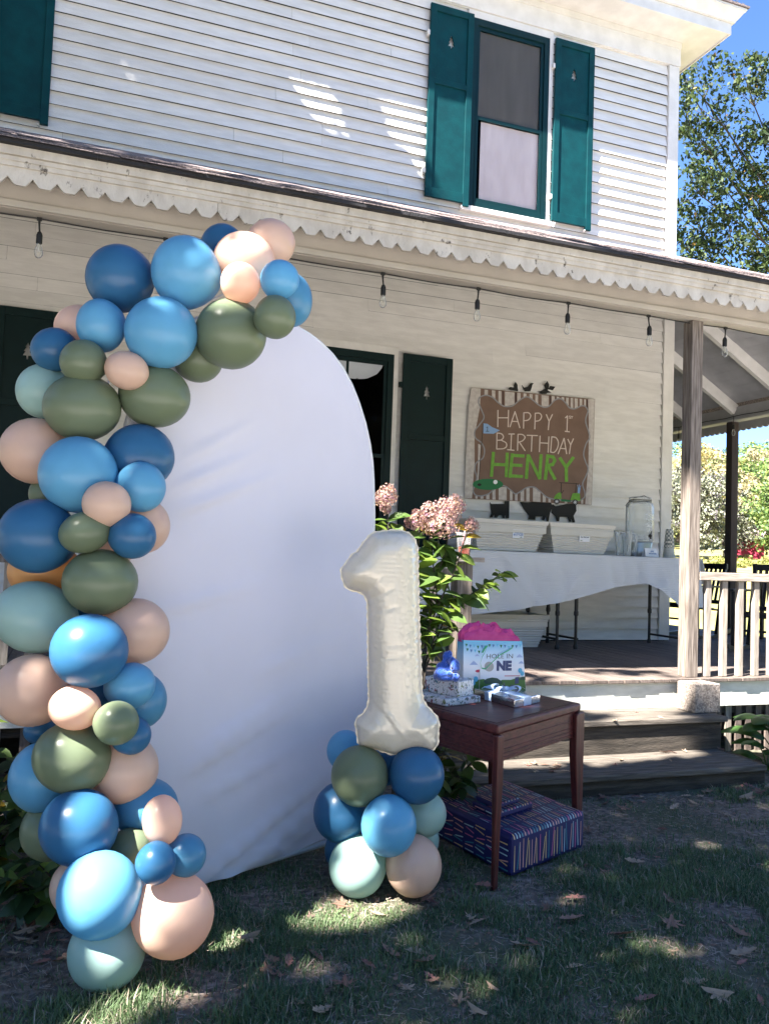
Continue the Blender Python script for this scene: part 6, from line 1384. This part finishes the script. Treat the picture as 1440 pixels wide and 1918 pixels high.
# trees over the meadow, alike trees share meshes
def mtree(seed, h, rr, pal, wts, bare=False):
    mb, tips = grow((0, 0, 0), (0, 0, h*.42), h*.022, .8, 2, seed, (4, 6)); rg = random.Random(seed); cen, rad = [], []
    for p, L_ in tips: cen.append(tuple(p)); rad.append(rr*rg.uniform(.22, .36))
    for k in range(34):
        a = rg.uniform(0, 6.28); z = rg.uniform(.16, 1); q = math.sqrt(max(0, 1-((z-.5)/.55)**2))*rg.uniform(.35, 1); cen.append((math.cos(a)*q*rr, math.sin(a)*q*rr, z*h)); rad.append(rr*rg.uniform(.20, .36))
    return mb, cen, rad
PAL = {'green': [mat('meadow_green_leaf', (.13, .22, .055), .7, transl=.3), mat('meadow_lime_leaf', (.24, .30, .08), .7, transl=.3), mat('meadow_dark_leaf', (.06, .10, .045), .7)], 'gold': [mat('gold_leaf', (.38, .32, .10), .7, transl=.3), mat('pale_gold_leaf', (.46, .38, .19), .7, transl=.3), mat('olive_leaf', (.20, .22, .09), .7)],
       'grey': [mat('bleached_leaf', (.22, .23, .16), .8), mat('grey_twig', (.15, .16, .11), .8), mat('dark_twig', (.07, .06, .065), .8)], 'rose': [mat('tan_leaf', (.38, .33, .18), .7, transl=.3), mat('pale_tan_leaf', (.44, .40, .23), .7, transl=.3), mat('dark_tan_leaf', (.17, .15, .08), .6)]}
protos = {}
def far_tree(kind, var, az, dist, h, rr, label):
    x, y = dist*math.sin(R_(az)), dist*math.cos(R_(az)); z = gz(x, y)+max(0, (dist-75))*.07
    if (kind, var) not in protos:
        mb, cen, rad = mtree(hash_(kind)+var*13, 10, 4.2, None, None)
        tr = mb.build('trunk', M_BARK, None, base=(0, 0, 0)); cr_ = leaf_cloud(cen, rad, 130 if kind != 'grey' else 100, .34, 'crown', PAL[kind], (.45, .35, .2), None)
        protos[(kind, var)] = (tr.data, cr_.data); bpy.data.objects.remove(tr); bpy.data.objects.remove(cr_)
    nm = {'green': 'green_tree', 'gold': 'gold_tree', 'grey': 'grey_tree', 'rose': 'tan_tree'}[kind]
    root = thing(nm, label, 'tree', (x, y, z-.3), 'trees beyond the meadow'); root.rotation_euler = (0, 0, random.uniform(0, 6.28)); root.scale = (rr/4.2, rr/4.2, h/10)
    for nme, me in zip(('trunk', 'crown'), protos[(kind, var)]): c = bpy.data.objects.new(nme, me); COL.objects.link(c); c.parent = root
def hash_(k): return sum(map(ord, k))
LAB = {'green': 'broad green tree among the trees on the hillside beyond the meadow', 'gold': 'golden yellow tree among the trees on the hillside beyond the meadow', 'rose': 'tan autumn tree among the trees on the hillside beyond the meadow', 'grey': 'bleached grey tree among the trees on the hillside beyond the meadow'}
far_tree('grey', 0, 40.4, 62, 7.0, 2.5, 'bleached grey tree left of the dark porch post beyond the meadow'); far_tree('grey', 1, 42.0, 66, 6.0, 2.3, LAB['grey'])
far_tree('green', 0, 45.5, 67, 7.4, 2.6, 'bushy green tree right of the red shed')
far_tree('grey', 0, 38.6, 65, 6.5, 2.8, LAB['grey']); far_tree('rose', 0, 44.2, 92, 8.5, 3.2, LAB['rose']); far_tree('green', 1, 45.6, 64, 8, 3, LAB['green'])
for az, ds, kd, v, h, r in ((39.2, 88, 'gold', 0, 9.5, 4.2), (41.2, 90, 'rose', 1, 8, 3.6), (42.4, 95, 'green', 0, 10, 4.4), (43.4, 100, 'green', 1, 10, 4.4), (44.8, 104, 'green', 0, 11, 4.8), (40.2, 110, 'gold', 1, 11, 5), (38.2, 100, 'rose', 0, 10, 4.4), (41.8, 118, 'gold', 0, 10, 5), (43.2, 125, 'green', 1, 11, 5.4), (44.6, 128, 'green', 0, 12, 5.6), (45.8, 118, 'gold', 1, 12, 5.2), (46.8, 105, 'green', 1, 11, 4.8), (39.0, 128, 'green', 0, 11, 5.6), (40.6, 138, 'rose', 1, 12, 6), (42.0, 142, 'gold', 1, 12, 6), (43.8, 146, 'green', 0, 13, 6.4), (45.3, 146, 'green', 1, 13, 6.4), (37.0, 118, 'green', 1, 12, 5.4), (47.8, 130, 'green', 0, 13, 6), (36.4, 95, 'gold', 0, 10, 4.6), (48.8, 100, 'gold', 0, 10, 4.6), (50.2, 118, 'green', 1, 12, 5.6), (35, 110, 'green', 0, 12, 5.4)):
    far_tree(kd, v, az, ds, (.137*ds+1.4-.05*(ds-20)-max(0, ds-75)*.07)*random.uniform(.84, 1.02), r, LAB[kd])
# unseen trees added around the camera to block the blue horizon sky
for k, (az, ds, kd, v, h, r) in enumerate(((118, 17, 'green', 0, 9, 4.6), (140, 20, 'gold', 0, 10, 5), (160, 18, 'green', 1, 9.5, 4.8), (180, 21, 'green', 0, 11, 5.2), (200, 19, 'rose', 0, 9, 4.6), (222, 20, 'green', 1, 10.5, 5), (245, 23, 'gold', 1, 10, 5), (268, 22, 'green', 0, 11, 5.4), (290, 20, 'green', 1, 10, 5), (312, 24, 'gold', 0, 11, 5.5), (98, 22, 'green', 1, 9, 4.6))):
    far_tree(kd, v, az, ds, h, r, LAB[kd]); o = COL.objects[-1].parent; o['label'] = 'broad leafy tree added out of view to block the low blue sky'; o['group'] = 'added trees blocking the horizon sky'
# wooded hill
hl = MB(); na, nr = 40, 14
for i in range(na+1):
    az = R_(20+50*i/na)
    for j in range(nr+1):
        d = 82+j*11; z = gz(d*math.sin(az), d*math.cos(az))+max(0, d-80)*.07*(1+.12*math.sin(i*.9)+.08*math.sin(i*2.3+1)) - max(0, d-165)*.10; hl.v.append((d*math.sin(az), d*math.cos(az), z-1.0))
for i in range(na):
    for j in range(nr): k = i*(nr+1)+j; hl.f.append((k, k+1, k+nr+2, k+nr+1)); hl.mi.append(0)
tag(hl.build('hill', mat('hill_scrub', (.20, .20, .06), .95, col2=(.07, .10, .03), vscale=.35, detail=8, bump=1, bscale=1.5), None, smooth=True, base=(0, 0, 0)), kind='structure')
# red shed and the weeds in front
c = atd(1398, 1022, 62); gzb = gz(c.x, c.y); U = Vector((math.cos(R_(-38)), math.sin(R_(-38)), 0)); V = Vector((-U.y, U.x, 0))
shed = thing('red_shed', 'low red shed with a pale pink roof across the meadow', 'shed', (c.x, c.y, gzb)); b0 = Vector((c.x, c.y, gzb-.2)); ht = c.z+.5-gzb
q = [b0-U*1.35, b0+U*1.15, b0+U*1.15+V*2, b0-U*1.35+V*2]
MB().hexa(q+[p+Z_*(ht+.2) for p in q]).build('wall', mat('red_barn_paint', (.42, .03, .075), .7, var=.3, vscale=2), shed)
rq = [b0-U*1.5-V*.2+Z_*(ht+.22), b0+U*1.3-V*.2+Z_*(ht+.22), b0+U*1.3+V*1+Z_*(ht+1.0), b0-U*1.5+V*1+Z_*(ht+1.0)]
MB().prism(rq, (0, 0, .08)).build('roof', mat('pale_pink_roof', (.42, .32, .33), .8, var=.3, vscale=2), shed)
MB().box(0, 1, 0, 1, 0, 1) if False else None
cen, rad = [], []
for k in range(46):
    p = atd(random.uniform(1290, 1470), 1052, random.uniform(48, 60)); cen.append((p.x, p.y, gz(p.x, p.y)+random.uniform(.0, .15))); rad.append(random.uniform(.3, .55))
o = leaf_cloud(cen, rad, 60, .22, 'meadow_weeds', [mat('yellow_weed', (.27, .25, .09), .7, transl=.3), mat('green_weed', (.20, .24, .05), .7, transl=.3)], (.6, .4), None, .5); tag(o, 'yellow weeds growing across the far side of the meadow', 'weeds', kind='stuff')

# ------------------------------------------------------------------ the big shade tree to the left of the camera (its shade falls on the scene)
def q_of(p): return (p[0]+.7195*p[2], p[1]+.3046*p[2])       # where the sun ray through p meets the ground
def shade(qx, qy):
    nz = noise.noise(Vector((qx*1.5, qy*1.5, 2)))+.5*noise.noise(Vector((qx*3.7, qy*3.7, 5)))
    v = 0.
    if qy < 5.25:                                   # lawn
        n2 = noise.noise(Vector((qx*5.5, qy*5.5, 11))); v = 0. if (n2 > .86 and nz > .05) else 1.
        gx = qx-(.0+.0); 
        if -.1 < qx < 2.75 and abs(qy-2.93-.48*(qx-.2)) < .30: v = 1. if nz > .36 else 0.       # the garland mostly stands in the sun
    elif qy < 9.0:
        if qx < 4.2: v = 1. if nz < .38 else 0.
        elif qx < 5.0: v = 1. if nz < .12 else 0.
        else: v = 1. if nz > .62 or (6.0 < qx < 7.2 and 6.05 < qy < 6.7) else 0.
        if 3.2 < qx < 5.0 and 5.3 < qy < 5.75: v = 1. if nz > .30 else 0.
        elif 3.2 < qx < 4.9 and 5.5 < qy < 6.3: v = 1. if nz > .0 else 0.
    else:
        v = 1. if qx < 7.35+.3*nz else 0.
        if 6.2 < qx < 7.9 and 9.86 < qy < 10.13 and nz > -.3: v = 0.
        if qx > 8.0 and nz > .72: v = 1.
    if qx > 6.2 and qy < 4.9: v = 0.
    if 2.5 < qx < 4.4 and 4.8 < qy < 5.7 and nz < .5: v = 0.
    if qy < .7: v = 0.
    if 1.35 < qx < 3.2 and 3.3 < qy < 4.6 and not abs(qy-2.93-.48*(qx-.2)) < .2: v = 1. if nz < .62 else 0.
    if 1.5 < qx < 2.8 and 3.3 < qy < 3.95: v = 1.
    if qx < -3.2 or qx > 12 or qy < -.5 or qy > 11.4: v *= .5
    return v
cand = []; tries = 0
while len(cand) < 2900:                            # and over the lawn
    qx, qy = random.uniform(.3, 5.2), random.uniform(1.3, 5.0)
    if shade(qx, qy) < .9: continue
    zz = random.uniform(6.2, 11.5); p = (qx-.7195*zz, qy-.3046*zz, zz); pr_ = proj(p)
    if pr_ is None or not (-160 < pr_[0] < 1600 and -160 < pr_[1] < 2100): cand.append(p)
while len(cand) < 6700:                            # thicker boughs over the left half of the upper wall
    qx, qy = random.uniform(2.0, 7.7), random.uniform(9.2, 11.2)
    if shade(qx, qy) < .9: continue
    zz = random.uniform(9.0, 12.5); p = (qx-.7195*zz, qy-.3046*zz, zz); pr_ = proj(p)
    if pr_ is None or not (-160 < pr_[0] < 1600 and -160 < pr_[1] < 2100): cand.append(p)
while len(cand) < 23400 and tries < 400000:
    tries += 1
    qx, qy = random.uniform(-4.2, 12.5), random.uniform(-1.2, 11.8)
    if random.random() > shade(qx, qy): continue
    zz = random.uniform(8.5, 12.5) if qy > 5 else random.uniform(6.2, 11.5)
    p = (qx-.7195*zz, qy-.3046*zz, zz); pr_ = proj(p)
    if pr_ is not None and -160 < pr_[0] < 1600 and -160 < pr_[1] < 2100: continue
    cand.append(p)
stree = thing('maple_tree', 'large maple shading the lawn from the left of the house front', 'tree', (-5.6, -.6, 0))
mb, tips = grow((-5.6, -.6, 0), (-4.9, -.2, 5.6), .34, .9, 2, 5, (4, 5))
for k in range(26):
    p = Vector(random.choice(cand)); b = Vector((-5.0, -.3, random.uniform(4.5, 6))); mb.tube([b, (b+p)/2+Vector((0, 0, .5)), p], [.07, .045, .012], 5)
mb.build('trunk', M_BARK, stree)
o = leaf_cloud(cand, [.06]*len(cand), 1, .235, 'crown', OAK[:3], (.5, .3, .2), stree, 1., .8, 0.); o.parent = stree; o.data.transform(Matrix.Translation(-Vector(stree.location)))
